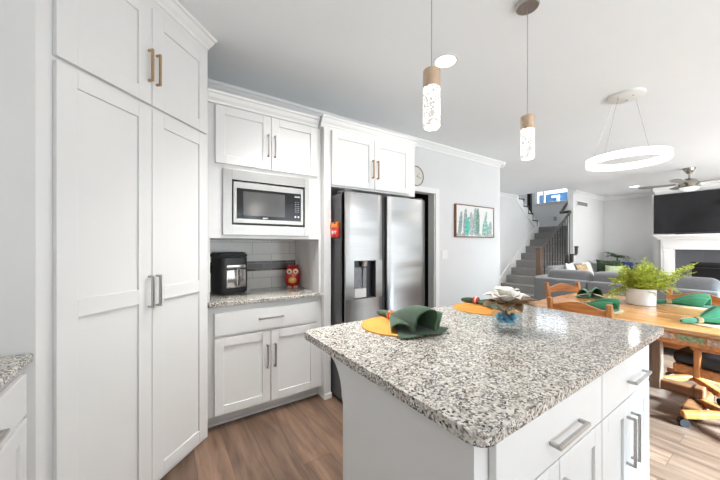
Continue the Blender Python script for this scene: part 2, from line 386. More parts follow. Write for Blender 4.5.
def obj(name, bm, mat, parent=None, smooth=False, loc=None, rotz=None, solid=0.0, sub=0):
    bmesh.ops.recalc_face_normals(bm, faces=list(bm.faces))
    me = bpy.data.meshes.new(name); bm.to_mesh(me); bm.free()
    if smooth:
        for p in me.polygons: p.use_smooth = True
        try: me.set_sharp_from_angle(angle=R(40))
        except Exception: pass
    o = bpy.data.objects.new(name, me); col.objects.link(o)
    me.materials.append(M[mat] if isinstance(mat, str) else mat)
    if parent is not None: o.parent = parent
    if loc is not None: o.location = loc
    if rotz is not None: o.rotation_euler = (0, 0, rotz)
    if solid:
        s = o.modifiers.new('thickness', 'SOLIDIFY'); s.thickness = solid; s.offset = 0
    if sub:
        s = o.modifiers.new('smooth', 'SUBSURF'); s.levels = sub; s.render_levels = sub
    return o
def tag(o, label, cat, group=None):
    o['label'] = label; o['category'] = cat
    if group: o['group'] = group
    return o
def thing(name, label, cat, loc=(0, 0, 0), rotz=0.0, group=None):
    o = bpy.data.objects.new(name, None); o.empty_display_size = .1; col.objects.link(o)
    o.location = loc; o.rotation_euler = (0, 0, rotz)
    return tag(o, label, cat, group)
def struct(name, bm, mat, parent=None, **k):
    o = obj(name, bm, mat, parent, **k)
    if parent is None: o['kind'] = 'structure'
    return o
def dup(root, loc, rotz, label):
    def cp(o, par):
        c = o.copy(); col.objects.link(c); c.parent = par
        for ch in o.children: cp(ch, c)
        return c
    r = cp(root, None); r.location = loc; r.rotation_euler = (0, 0, rotz); r['label'] = label
    return r

# ------------------------------------------------------------------ the room
XL, XF = -1.05, 10.94       # left wall, far wall
YR, YB = -2.6, 2.88         # rear wall, kitchen back wall
YS = 4.53                   # wall between the two flights of stairs
YV = 3.26                   # wall with the air vent
XE = 4.84                   # end of the kitchen back wall
b = BM(); box(b, XL - .1, XF + .1, YR - .1, 5.9, -.1, 0); struct('floor', b, 'floor')
# ceiling with the stairwell left open
b = BM()
HX = 8.41
box(b, XL - .1, HX, YR - .1, 5.9, CEIL, CEIL + .28)
box(b, HX, XF + .1, YR - .1, YV + .02, CEIL, CEIL + .28)
struct('ceiling', b, 'ceiling')
b = BM(); box(b, HX - 1.5, XF + .1, YV - .2, 5.9, 5.2, 5.3); struct('ceiling_upper', b, 'ceiling')
b = BM(); box(b, XL - .1, XL, YR, YB + .1, 0, CEIL); struct('wall_left', b, 'wall')
# kitchen back wall with a doorway to the right of the refrigerator
DX0, DX1, DZ = 2.38, 3.215, 2.045
b = BM()
box(b, XL, DX0, YB, YB + .11, 0, CEIL); box(b, DX0, DX1, YB, YB + .11, DZ, CEIL); box(b, DX1, XE, YB, YB + .11, 0, CEIL)
box(b, XE - .11, XE, YB + .11, YS + .11, 0, CEIL)
struct('wall_back', b, 'wall')
b = BM()   # closet behind the doorway, its shade painted as near-black walls
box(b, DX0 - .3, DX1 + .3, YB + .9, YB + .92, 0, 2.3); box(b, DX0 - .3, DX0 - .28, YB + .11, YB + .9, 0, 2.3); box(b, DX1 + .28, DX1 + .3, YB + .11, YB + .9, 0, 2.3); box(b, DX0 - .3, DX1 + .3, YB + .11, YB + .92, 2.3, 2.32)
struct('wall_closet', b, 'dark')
b = BM()
box(b, DX1, DX1 + .075, YB - .018, YB, 0, DZ + .075, .004); box(b, DX0 - .075, DX1, YB - .018, YB, DZ, DZ + .075, .004); box(b, DX0 - .075, DX0, YB - .018, YB, 0, DZ, .004)
box(b, DX1 - .014, DX1 - .001, YB, YB + .11, 0, DZ)
struct('trim_1', b, 'trim')
b = BM(); box(b, XF, XF + .1, YR, YV, 0, CEIL); struct('wall_far', b, 'wall')
b = BM(); box(b, HX + .38, XF, YV, YV + .12, 0, CEIL); box(b, HX - 1.5, XF, YV, YV + .12, CEIL + .285, 5.2); box(b, HX - 1.6, HX - 1.5, YV, 5.9, CEIL + .285, 5.2)
struct('wall_vent', b, 'wall')
# window opening high above the stair landing
WY0, WY1, WZ0, WZ1 = 4.20, 5.12, 2.78, 4.3
b = BM()
box(b, XF - .04, XF + .06, YV + .12, WY0, 0, 5.2); box(b, XF - .04, XF + .06, WY1, 5.9, 0, 5.2)
box(b, XF - .04, XF + .06, WY0, WY1, 0, WZ0); box(b, XF - .04, XF + .06, WY0, WY1, WZ1, 5.2)
struct('wall_landing', b, 'wall')
b = BM()
xw = XF - .055
box(b, xw, xw + .04, WY0 - .07, WY1 + .07, WZ0 - .07, WZ0, .004); box(b, xw, xw + .04, WY0 - .07, WY0, WZ0, WZ1); box(b, xw, xw + .04, WY1, WY1 + .07, WZ0, WZ1); box(b, xw, xw + .04, WY0 - .07, WY1 + .07, WZ1, WZ1 + .07)
box(b, xw - .03, xw + .04, WY0 - .09, WY1 + .09, WZ0 - .03, WZ0, .004)
box(b, XF, XF + .04, WY1 - .22, WY1 - .16, WZ0, WZ1)
w1 = struct('window_1', b, 'trim')
b = BM(); box(b, XF + .02, XF + .026, WY0, WY1, WZ0, WZ1); obj('window_pane', b, 'pane', w1)
b = BM(); box(b, 13.2, 13.3, 1.0, 7.5, 0, 3.42); struct('wall_outside', b, 'bluewall')
b = BM(); box(b, 13.12, 13.2, 5.35, 5.43, 2.9, 3.32); box(b, 13.12, 13.2, 5.43, 5.62, 3.24, 3.32); struct('trim_12', b, 'trim')
# rear wall (behind the camera) with its windows and glazed door
ops = [(0.9, 2.0, 1.05, 2.1), (2.35, 6.25, 0.05, 2.3), (6.9, 9.3, .75, 2.15)]
b = BM(); xprev = XL
for x0, x1, z0, z1 in ops:
    box(b, xprev, x0, YR - .1, YR, 0, CEIL); box(b, x0, x1, YR - .1, YR, 0, z0); box(b, x0, x1, YR - .1, YR, z1, CEIL); xprev = x1
box(b, xprev, XF, YR - .1, YR, 0, CEIL)
struct('wall_rear', b, 'wall')
for i, (x0, x1, z0, z1) in enumerate(ops):
    b = BM()
    box(b, x0 - .06, x0, YR - .03, YR + .02, z0 - .06, z1 + .06); box(b, x1, x1 + .06, YR - .03, YR + .02, z0 - .06, z1 + .06)
    box(b, x0, x1, YR - .03, YR + .02, z1, z1 + .06); box(b, x0, x1, YR - .03, YR + .02, z0 - .05, z0)
    box(b, (x0 + x1) / 2 - .03, (x0 + x1) / 2 + .03, YR - .05, YR - .01, z0, z1)
    w = struct('window_%d' % (i + 2) if i != 1 else 'door_1', b, 'trim')
    b = BM(); box(b, x0, x1, YR - .06, YR - .055, z0, z1); obj('window_pane', b, 'pane', w)
    if i == 0:
        b = BM(); k = z0 + .02
        while k < z1 - .02: bar(b, (x0 + .02, YR + .04, k), (x1 - .02, YR + .04, k), .05, .003, 0, (0, -.75, .66)); k += .045
        obj('blind_slats', b, 'white', w)
# crown mouldings along the ceiling
CR = [(0, 0), (0, -.095), (-.012, -.095), (-.016, -.075), (-.05, -.03), (-.062, -.022), (-.066, 0)]
def crown(bm, a0, a1, y, z, m0=0, m1=0, prof=CR):
    prism(bm, [(y + u, z + v) for u, v in prof], a0, a1, 'x')
b = BM(); crown(b, .2, XE + .06, YB, CEIL); struct('trim_2', b, 'trim')
b = BM(); prism(b, [(XE - u, CEIL + v) for u, v in CR], YB - .066, YS, 'y'); struct('trim_3', b, 'trim')
b = BM(); crown(b, HX + .38, XF, YV, CEIL); struct('trim_4', b, 'trim')
b = BM(); prism(b, [(XF + u, CEIL + v) for u, v in CR], -2.5, YV, 'y'); struct('trim_5', b, 'trim')
b = BM(); crown(b, XE, HX, YS, CEIL); struct('trim_6', b, 'trim')
b = BM(); box(b, 3.30, XE + .012, YB - .014, YB, 0, .1, .004); box(b, XE, XE + .012, YB, YS, 0, .1); struct('baseboard_back', b, 'trim')
b = BM(); box(b, XF - .014, XF, -2.5, YV, 0, .1, .004); box(b, HX + .38, XF - .02, YV - .014, YV, 0, .1, .004); struct('baseboard_far', b, 'trim')

# ------------------------------------------------------------------ staircase beyond the kitchen wall
RISE, RUN = .197, .258
LX, LZ = 9.673, 1.888
st = thing('staircase', 'grey carpeted staircase rising beside the far end of the kitchen wall', 'staircase', (0, 0, 0))
for k in range(1, 10):
    zt = LZ - RISE * (10 - k); x = LX - RUN * (10 - k)
    b = BM(); box(b, x, x + RUN + .02, YV + (.01 if x + RUN < 8.75 else .125), YS - .02, 0, zt, .012)
    obj('step', b, 'carpet', st)
b = BM(); box(b, LX, XF - .05, YV + .13, YS - .02, LZ - .22, LZ, .012); box(b, LX + .02, XF - .05, YS - .02, 5.78, LZ - .22, LZ, .012); obj('landing', b, 'carpet', st)
b = BM()   # white skirt board climbing the inner wall
sl = RISE / RUN
prism(b, [(LX - 9.6 * RUN, 0), (LX - 9.6 * RUN, .16), (LX, LZ + .14), (LX + .06, LZ + .14), (LX + .06, LZ - .3), (LX - 8 * RUN, 0)], YS - .02, YS - .001, 'y'); obj('skirt_board', b, 'trim', st)
b = BM()   # stepped stringer on the open side
pts = [(LX - 9 * RUN - .02, 0)]
for k in range(1, 7):
    x = LX - RUN * (10 - k); zt = LZ - RISE * (10 - k)
    pts += [(x - .012, zt - .02), (x + RUN - .012, zt - .02)]
pts += [(LX - 3 * RUN, 0)]
prism(b, pts, YV - .02, YV + .008, 'y'); obj('stringer', b, 'trim', st)
for k in range(1, 8):
    x = LX - RUN * (10 - k); zt = LZ - RISE * (10 - k)
    b = BM(); box(b, x - .03, x + (RUN if k < 7 else .1), YV - .05, YV + .012, zt - .035, zt + .003, .004); box(b, x - .014, x + .11, YV - .028, YV + .01, zt - RISE, zt - .03)
    obj('tread_end', b, 'darkwood', st)
# closed wall under the second flight, its top cut in steps
b = BM()
SX, SZ = 9.59, 2.06
pts = [(XE, 0), (XE, CEIL), (HX, CEIL)]
for m in range(4, -1, -1):
    xr = SX - .26 * m; zt = SZ + .195 * m
    pts += [(xr - .26 if m < 4 else HX, zt), (xr, zt)]
pts += [(SX, LZ), (LX - .003, LZ), (LX - .003, 0)]
# drop duplicated points
q = []
for p in pts:
    if not q or (abs(p[0] - q[-1][0]) > 1e-4 or abs(p[1] - q[-1][1]) > 1e-4): q.append(p)
prism(b, q, YS, YS + .09, 'y'); struct('wall_stairs', b, 'wall')
up = thing('upper_stairs', 'second flight of stairs with dark nosings climbing back from the landing', 'staircase')
for m in range(0, 5):
    xr = SX - .26 * m; zt = SZ + .195 * m
    b = BM(); box(b, xr - .27, xr, YS + .09, 5.78, zt - .195, zt - .004, .01); obj('step', b, 'carpet', up)
    if m < 5:
        b = BM(); box(b, xr - .27, xr + .03, YS - .03, YS + .13, zt, zt + .035, .004); box(b, xr, xr + .022, YS - .022, YS + .1, zt - .165, zt + .002); obj('nosing', b, 'darkwood', up)
b = BM()   # stringer board below the stepped edge
prism(b, [(SX + .05, SZ - .30), (SX + .05, SZ - .02), (SX - .0, SZ - .02), (SX - 4.5 * .26, SZ + .195 * 4.5 - .06), (SX - 4.5 * .26, SZ + .195 * 4.5 - .36)], YS - .014, YS - .001, 'y'); obj('stringer', b, 'trim', up)
b = BM(); box(b, SX - .08, SX + .03, YS + .14, YS + .24, LZ, 3.4, .006); obj('newel_post', b, 'iron', up)
b = BM(); box(b, HX - 1.5, XF, 5.8, 5.9, 0, 5.2); struct('wall_outer', b, 'wall')
rl = thing('stair_railing', 'dark wooden handrail with brown newel post and thin black balusters', 'railing')
RY = YV + .06
b = BM(); box(b, 7.10, 7.20, RY - .05, RY + .05, 0, 1.235, .006); box(b, 7.09, 7.21, RY - .06, RY + .06, 1.235, 1.275, .01); obj('newel_post', b, 'newelwood', rl)
ra, rb = Vector((7.16, RY, 1.16)), Vector((8.80, RY, 2.19))
b = BM(); bar(b, ra, rb, .05, .055, .012); obj('handrail', b, 'darkwood', rl)
b = BM(); bar(b, (8.78, RY, 2.19), (8.78, RY + .24, 2.19), .06, .07, .01); bar(b, (8.78, RY + .22, 2.18), (9.25, RY + .22, 2.54), .05, .055, .01); obj('rail_return', b, 'darkwood', rl)
k = 0
x = 7.40
while x < 8.78:
    idx = min(9, max(1, int(math.floor((x - (LX - 9 * RUN)) / RUN)) + 1))
    zb = LZ - RISE * (10 - idx)
    zt = ra.z + (rb.z - ra.z) * (x - ra.x) / (rb.x - ra.x)
    b = BM(); box(b, x - .006, x + .006, RY - .006, RY + .006, zb, zt - .03); obj('baluster', b, 'iron', rl)
    x += .135

# ------------------------------------------------------------------ cabinet parts
def shaker(name, parent, x0, x1, z0, z1, y, fr=.062, th=.02, mids=(), mat='cab'):
    """a framed door or drawer front whose outer face lies at y (facing -y)"""
    b = BM()
    box(b, x0, x0 + fr, y, y + th, z0, z1, .002); box(b, x1 - fr, x1, y, y + th, z0, z1, .002)
    box(b, x0 + fr, x1 - fr, y, y + th, z1 - fr, z1, .002); box(b, x0 + fr, x1 - fr, y, y + th, z0, z0 + fr, .002)
    for m in mids: box(b, x0 + fr, x1 - fr, y, y + th, m - fr / 2, m + fr / 2, .002)
    box(b, x0 + fr - .004, x1 - fr + .004, y + .010, y + th - .001, z0 + fr - .004, z1 - fr + .004)
    return obj(name, b, mat, parent)
def slab(name, parent, x0, x1, z0, z1, y, th=.02):
    b = BM(); box(b, x0, x1, y, y + th, z0, z1, .003); return obj(name, b, 'cab', parent)
def pull(parent, x, z, y, L, vertical, mat='nickel', s=.011, out=.032):
    b = BM()
    if vertical:
        box(b, x - s / 2, x + s / 2, y - out, y - out + s, z - L / 2, z + L / 2, .0015)
        for k in (-1, 1): box(b, x - s / 2, x + s / 2, y - out + s * .5, y, z + k * (L / 2 - s / 2) - s / 2, z + k * (L / 2 - s / 2) + s / 2, .0015)
    else:
        box(b, x - L / 2, x + L / 2, y - out, y - out + s, z - s / 2, z + s / 2, .0015)
        for k in (-1, 1): box(b, x + k * (L / 2 - s / 2) - s / 2, x + k * (L / 2 - s / 2) + s / 2, y - out + s * .5, y, z - s / 2, z + s / 2, .0015)
    return obj('handle', b, mat, parent)
CAB_CR = [(0.02, 0), (0.02, -.072), (-.006, -.072), (-.010, -.058), (-.024, -.040), (-.036, -.018), (-.046, -.013), (-.05, 0)]

# --- corner pantry, set at 45 degrees
pc = -1.4245 / math.sqrt(2)
nx, ny = 1 / math.sqrt(2), -1 / math.sqrt(2)
org = Vector((nx * -1.4245, ny * -1.4245, 0))
pantry = thing('pantry_cabinet', 'tall white four-door pantry cabinet standing across the left corner', 'cabinet', org, R(45))
S0, S1, SP = .872, 1.812, 1.356
b = BM(); prism(b, [(S0, 0), (S1, 0), (S1, .03), (S1 - .6, .62), (S0 - .25, .62), (S0 - .455, .455)], 0.0, 2.738, 'z'); obj('carcass', b, 'cab', pantry)
DL, DR = .925, 1.785
d = shaker('door', pantry, DL, SP - .002, .03, 2.055, -.021, .075, .02, (1.055,)); pull(d, SP - .022, 1.075, -.021, .17, True)
d = shaker('door', pantry, SP + .002, DR, .03, 2.055, -.021, .075, .02, (1.055,)); pull(d, SP + .026, 1.075, -.021, .17, True)
d = shaker('door', pantry, DL, SP - .002, 2.075, 2.60, -.021, .075); pull(d, SP - .022, 2.275, -.021, .17, True, 'nickel_warm')
d = shaker('door', pantry, SP + .002, DR, 2.075, 2.60, -.021, .075); pull(d, SP + .026, 2.275, -.021, .17, True, 'nickel_warm')
b = BM(); prism(b, [(u * 1.2, 2.738 + v * 1.0) for u, v in CAB_CR], S0 - .04, S1, 'x', 0, -.4); obj('crown_molding', b, 'trim', pantry)
# --- left counter run, at the left edge of the photo
lc = thing('base_cabinet', 'white base cabinet with drawer below the counter at the left edge', 'cabinet', (-.425, 1.622, 0), R(90))
# local x -> +Y (world), local -y -> +X
b = BM(); box(b, -1.6, -.002, .0, .60, .10, .882); box(b, -1.6, -.002, .07, .6, 0, .1); obj('carcass', b, 'cab', lc)
d = slab('drawer', lc, -.60, -.03, .70, .85, -.02); pull(d, -.37, .765, -.02, .16, False)
d = shaker('door', lc, -.60, -.03, .12, .685, -.02); pull(d, -.52, .60, -.02, .16, True)
d = slab('drawer', lc, -1.18, -.61, .70, .85, -.02); pull(d, -.9, .765, -.02, .16, False)
d = shaker('door', lc, -1.18, -.61, .12, .685, -.02); pull(d, -.69, .60, -.02, .16, True)
b = BM(); box(b, XL + .002, -.394, .04, 1.6215, .885, .915, .006); tag(obj('countertop', b, 'granite'), 'speckled granite counter end butting the pantry at the left edge', 'countertop')

# --- microwave cabinet, its niche and the base below
X0, X1 = .275, 1.162
mwc = thing('microwave_cabinet', 'white wall cabinet with two short doors above the built-in microwave', 'cabinet', (0, 0, 0))
yf = 2.33
b = BM()
box(b, X0, X0 + .02, yf, YB - .003, .917, 2.33); box(b, X1 - .02, X1, yf, YB - .003, .917, 2.33)
box(b, X0, X1, yf + .02, YB - .003, 1.372, 1.39); box(b, X0, X1, yf + .02, YB - .003, 1.89, 1.905); box(b, X0, X1, yf + .02, YB - .003, 2.31, 2.33)
box(b, X0 + .02, X1 - .02, YB - .02, YB - .003, 1.39, 2.31)
box(b, X0 + .02, .385, yf, yf + .02, 1.372, 2.33); box(b, 1.035, X1 - .02, yf, yf + .02, 1.372, 2.33)
box(b, .385, 1.035, yf, yf + .02, 1.372, 1.40); box(b, .385, 1.035, yf, yf + .02, 1.87, 2.33)
obj('carcass', b, 'cab', mwc)
d = shaker('door', mwc, .327, .721, 1.908, 2.322, yf - .021); pull(d, .697, 2.09, yf - .021, .17, True)
d = shaker('door', mwc, .725, 1.118, 1.908, 2.322, yf - .021); pull(d, .749, 2.09, yf - .021, .17, True)
b = BM(); prism(b, [(yf + u, 2.405 + v) for u, v in CAB_CR], X0, X1 - .03, 'x'); obj('crown_molding', b, 'trim', mwc)
bc = thing('base_cabinet', 'white base cabinet with one drawer and two doors under the niche', 'cabinet', (0, 0, 0))
b = BM(); box(b, X0, X1, yf, YB - .003, .10, .884); box(b, X0, X1, yf + .075, YB - .003, 0, .1); obj('carcass', b, 'cab', bc)
b = BM(); box(b, X0, X1 - .002, yf + .062, yf + .075, 0, .018, .002); obj('shoe_molding', b, 'trim', bc)
d = slab('drawer', bc, .320, 1.118, .672, .838, yf - .021); pull(d, .722, .762, yf - .021, .19, False)
d = shaker('door', bc, .320, .717, .108, .655, yf - .021); pull(d, .690, .465, yf - .021, .18, True)
d = shaker('door', bc, .722, 1.118, .108, .655, yf - .021); pull(d, .750, .465, yf - .021, .18, True)
b = BM(); box(b, X0 + .002, X1 - .002, yf - .035, YB - .01, .885, .915, .004); tag(obj('countertop', b, 'granite'), 'small granite worktop inside the niche below the microwave', 'countertop')
b = BM(); box(b, X0 + .02, X1 - .02, YB - .012, YB - .004, .915, 1.372); struct('wall_backsplash', b, 'subway')
b = BM()
box(b, X0 + .02, X1 - .02, YB - .017, YB - .012, 1.08, 1.172); struct('trim_7', b, 'mosaic')
# microwave
mw = thing('microwave', 'stainless built-in microwave with black glass door and wide steel surround', 'microwave', (0, 0, 0))
b = BM(); box(b, .442, .998, yf + .01, YB - .1, 1.478, 1.796); obj('body', b, 'black', mw)
b = BM(); y0 = yf - .018
for bx in ((.376, .436, 1.397, 1.876), (1.004, 1.045, 1.397, 1.876), (.436, 1.004, 1.397, 1.472), (.436, 1.004, 1.802, 1.876)):
    box(b, bx[0], bx[1], y0, yf - .001, bx[2], bx[3], .0015)
obj('trim_frame', b, 'steelmw', mw)
b = BM(); y1 = yf - .012
for bx in ((.447, .470, 1.488, 1.788), (.972, .993, 1.488, 1.788), (.470, .972, 1.488, 1.518), (.470, .972, 1.744, 1.788)):
    box(b, bx[0], bx[1], y1, yf + .012, bx[2], bx[3], .001)
dr = obj('door_frame', b, 'steelmw', mw)
b = BM(); box(b, .470, .905, y1 + .002, yf + .01, 1.518, 1.744); gl = obj('door_glass', b, 'tvscreen', mw)
b = BM(); box(b, .515, .835, y1 + .0012, y1 + .003, 1.545, 1.725); obj('window_screen', b, pm('microwave_window', (.075, .075, .075), .18, noise=.05), gl)
b = BM(); box(b, .66, .70, y1 + .001, y1 + .0025, 1.527, 1.534); obj('brand_badge', b, 'digit', gl)
b = BM(); box(b, .907, .972, y1 + .001, yf + .01, 1.518, 1.744); cp = obj('control_panel', b, 'tvscreen', mw)
b = BM(); box(b, .917, .962, y1, y1 + .0015, 1.712, 1.722); obj('display', b, 'digit', cp)
for r_ in range(6):
    for c_ in range(3):
        b = BM(); box(b, .921 + c_ * .014, .927 + c_ * .014, y1, y1 + .0015, 1.672 - r_ * .016, 1.676 - r_ * .016); obj('button', b, 'digit', cp)
for c_ in (0, 1):
    b = BM(); cyl(b, (.924 + c_ * .026, y1 - .001, 1.553), (.924 + c_ * .026, y1 + .002, 1.553), .0075, seg=16); obj('button', b, 'digit', cp)

# --- cabinet over the refrigerator with its tall end panel
FX0, FX1, ff = 1.166, 2.236, 2.28
fc = thing('refrigerator_cabinet', 'white two-door cabinet above the refrigerator with tall end panel', 'cabinet', (0, 0, 0))
b = BM(); box(b, FX0 + .068, FX1, ff, YB - .003, 1.832, 2.35); obj('carcass', b, 'cab', fc)
b = BM(); box(b, FX0, FX0 + .068, ff, YB - .003, 0, 2.35, .002); pn = obj('end_panel', b, 'cab', fc)
b = BM(); box(b, FX0 - .003, FX0 + .07, ff - .012, ff - .001, 0, .045, .003); obj('shoe_molding', b, 'trim', pn)
d = shaker('door', fc, 1.236, 1.690, 1.848, 2.318, ff - .021); pull(d, 1.664, 2.035, ff - .021, .17, True, 'nickel_warm')
d = shaker('door', fc, 1.695, 2.148, 1.848, 2.318, ff - .021); pull(d, 1.721, 2.035, ff - .021, .17, True, 'nickel_warm')
b = BM(); prism(b, [(ff + u, 2.42 + v) for u, v in CAB_CR], FX0 - .03, FX1 + .0, 'x'); box(b, FX0 - .03, FX0, ff, yf + .03, 2.335, 2.42, .004); box(b, FX0, FX1, ff + .02, ff + .04, 2.34, 2.42); obj('crown_molding', b, 'trim', fc)

# --- refrigerator
RX0, RX1, RF = 1.252, 2.168, 2.06
fr = thing('refrigerator', 'stainless side by side refrigerator with water dispenser in left door', 'refrigerator', (0, 0, 0))
b = BM(); box(b, RX0, RX1, RF + .075, 2.80, .03, 1.755, .006); obj('body', b, 'fridgeside', fr)
b = BM(); box(b, RX0 + .03, RX1 - .03, RF + .09, RF + .14, 0, .05); obj('kick_plate', b, 'blackmat', fr)
XM0, XM1 = 1.640, 1.700
ZS = 0.055
def fridge_door(x0, x1, hole=None):
    b = BM()
    n_ = 14
    def prof(xa, xb, za, zb):
        # front bows out gently
        pts = [(xa, RF + .066), ]
        for i in range(n_ + 1):
            t = i / n_; xx = xa + (xb - xa) * t
            tt = (xx - x0) / (x1 - x0)
            pts.append((xx, RF + .012 * (2 * tt - 1) ** 2 + (.012 if (tt < .001 or tt > .999) else 0)))
        pts.append((xb, RF + .066))
        prism(b, pts, za, zb, 'z')
    if hole is None: prof(x0, x1, ZS, 1.762)
    else:
        hx0, hx1, hz0, hz1 = hole
        prof(x0, x1, ZS, hz0); prof(x0, x1, hz1, 1.762); prof(x0, hx0, hz0, hz1); prof(hx1, x1, hz0, hz1)
    return obj('door', b, 'steel', fr, smooth=True)
HOLE = (1.335, 1.560, .872, 1.192)
d1 = fridge_door(RX0, XM0, HOLE)
d2 = fridge_door(XM1, RX1)
for dd, xa, xb in ((d1, RX0, RX0 + .004), (d2, RX1 - .004, RX1)):
    b = BM(); box(b, xa, xb, RF + .015, RF + .064, ZS + .002, 1.76); obj('door_edge', b, 'edgegrey', dd)
b = BM(); box(b, XM0 + .001, XM1 - .001, RF + .05, RF + .076, ZS, 1.755); obj('handle_recess', b, 'black', fr)
b = BM(); box(b, HOLE[0], HOLE[1], RF + .055, RF + .065, HOLE[2], HOLE[3]); box(b, HOLE[1] - .006, HOLE[1], RF + .006, RF + .06, HOLE[2], HOLE[3]); box(b, HOLE[0], HOLE[0] + .004, RF + .006, RF + .06, HOLE[2], HOLE[3]); box(b, HOLE[0], HOLE[1], RF + .006, RF + .06, HOLE[3] - .006, HOLE[3])
dp = obj('dispenser', b, 'black', d1)
b = BM(); box(b, HOLE[0] + .005, HOLE[0] + .13, RF + .012, RF + .05, HOLE[2] + .005, HOLE[2] + .085, .004); obj('drip_tray', b, 'nickel', dp)
b = BM(); box(b, HOLE[0] + .012, HOLE[0] + .10, RF + .035, RF + .056, HOLE[2] + .085, HOLE[3] - .06, .004); box(b, HOLE[0] + .1, HOLE[0] + .135, RF + .02, RF + .056, HOLE[2] + .005, HOLE[3] - .06, .003); obj('paddle', b, 'dispgrey', dp)
b = BM(); cyl(b, (HOLE[0] + .12, RF + .035, HOLE[3] - .006), (HOLE[0] + .12, RF + .035, HOLE[3] - .05), .032, .026); obj('spout', b, 'nickel', dp, smooth=True)
for xh in (RX0 + .05, RX1 - .05):
    b = BM(); box(b, xh - .04, xh + .04, RF + .03, RF + .16, 1.763, 1.782, .004); obj('hinge_cover', b, 'fridgeside', fr)
b = BM(); box(b, RX0 - .001, RX0 + .0005, 2.163, 2.232, .36, .62); obj('rating_sticker', b, 'sticker', fr)
# magnet on the side of the refrigerator
mg = thing('fridge_magnet', 'small red and orange cartoonish magnet on the side of the refrigerator', 'magnet', (RX0 - .001, 2.215, 1.45))
mg['label'] = 'small red and orange magnet stuck to the left side of the refrigerator'
b = BM(); box(b, -.03, 0, -.055, .055, -.065, .02, .012); obj('face', b, 'magred', mg, smooth=True)
b = BM(); box(b, -.035, 0, -.058, .058, .012, .05, .012); box(b, -.028, -.004, -.058, -.030, .045, .068, .006); box(b, -.028, -.004, .030, .058, .045, .068, .006); obj('hair_tuft', b, 'orange', mg, smooth=True)
for s_ in (-.02, .02):
    b = BM(); lathe(b, [(0, -.014), (.010, -.010), (.014, 0), (.010, .010), (0, .014)], (-.03, s_ - .012, -.022), 14, .5, 1); obj('eye', b, 'sticker', mg, smooth=True)

# --- kitchen island
isl = thing('kitchen_island', 'white kitchen island with drawers and doors on its front', 'kitchen island', (0, 0, 0))
IX0, IX1, IF = .600, 1.955, .42
b = BM(); box(b, IX0, IX1, IF, 1.01, 0.0, .884); obj('carcass', b, 'cab', isl)
def corbel(x0, x1):
    b = BM(); pts = [(1.01, .884), (1.01, .70)]
    for i in range(0, 13):
        a = i / 12 * PI / 2
        pts.append((1.02 + .115 * (1 - math.cos(a)), .72 + .135 * math.sin(a)))
    pts += [(1.15, .862), (1.15, .884)]
    prism(b, pts, x0, x1, 'x'); obj('corbel', b, 'cab', isl)
corbel(IX0, IX0 + .05); corbel(IX1 - .05, IX1)
yi = IF - .021
d = slab('drawer', isl, .655, 1.318, .690, .856, yi); pull(d, 1.020, .758, yi, .21, False)
d = slab('drawer', isl, 1.324, 1.915, .690, .856, yi); pull(d, 1.705, .758, yi, .21, False)
d = shaker('door', isl, .655, .982, .10, .685, yi); pull(d, .955, .53, yi, .18, True)
d = shaker('door', isl, .986, 1.318, .10, .685, yi); pull(d, 1.013, .53, yi, .18, True)
d = shaker('door', isl, 1.324, 1.620, .10, .685, yi); pull(d, 1.594, .52, yi, .20, True)
d = shaker('door', isl, 1.625, 1.915, .10, .685, yi); pull(d, 1.652, .52, yi, .20, True)
def round_slab(bm, x0, x1, y0, y1, z0, z1, rad, bev):
    t = bmesh.new(); pts = []
    for cx, cy, a0 in ((x1 - rad, y1 - rad, 0), (x0 + rad, y1 - rad, 90), (x0 + rad, y0 + rad, 180), (x1 - rad, y0 + rad, 270)):
        for i in range(9): a = R(a0 + 90 * i / 8); pts.append((cx + rad * math.cos(a), cy + rad * math.sin(a)))
    prism(t, pts, z0, z1, 'z')
    ed = [e for e in t.edges if abs(e.verts[0].co.z - e.verts[1].co.z) < 1e-6]
    bmesh.ops.bevel(t, geom=ed, offset=bev, segments=2, profile=.5, affect='EDGES')
    merge(bm, t)
b = BM(); round_slab(b, .560, 2.072, .372, 1.322, .885, .916, .035, .004); tag(obj('island_countertop', b, 'granite'), 'large speckled granite top overhanging the white island', 'countertop')
IZ = .9165

# ------------------------------------------------------------------ things on the island
def placemat(name, label, group, c, rad, mat, z):
    b = BM(); n_ = 72; prof = [(0, 0)]
    b_r = [(rad - .004, 0), (rad, .002), (rad - .002, .006), (rad - .006, .0075)]
    rr = rad - .012
    prof_top = []
    while rr > .012: prof_top += [(rr + .006, .0050), (rr + .002, .0078), (rr - .002, .0078)]; rr -= .0125
    lathe(b, b_r + prof_top + [(0, .007)], (0, 0, 0), n_)
    o = obj(name, b, mat, None, smooth=True, loc=(c[0], c[1], z)); return tag(o, label, 'placemat', group)
placemat('placemat', 'round orange braided placemat at the near left of the granite island', 'orange placemats on the island', (.995, 1.13), .188, 'orangemat', IZ)
placemat('placemat', 'round orange braided placemat behind the glass vase on the island', 'orange placemats on the island', (1.715, 1.13), .185, 'orangemat', IZ)

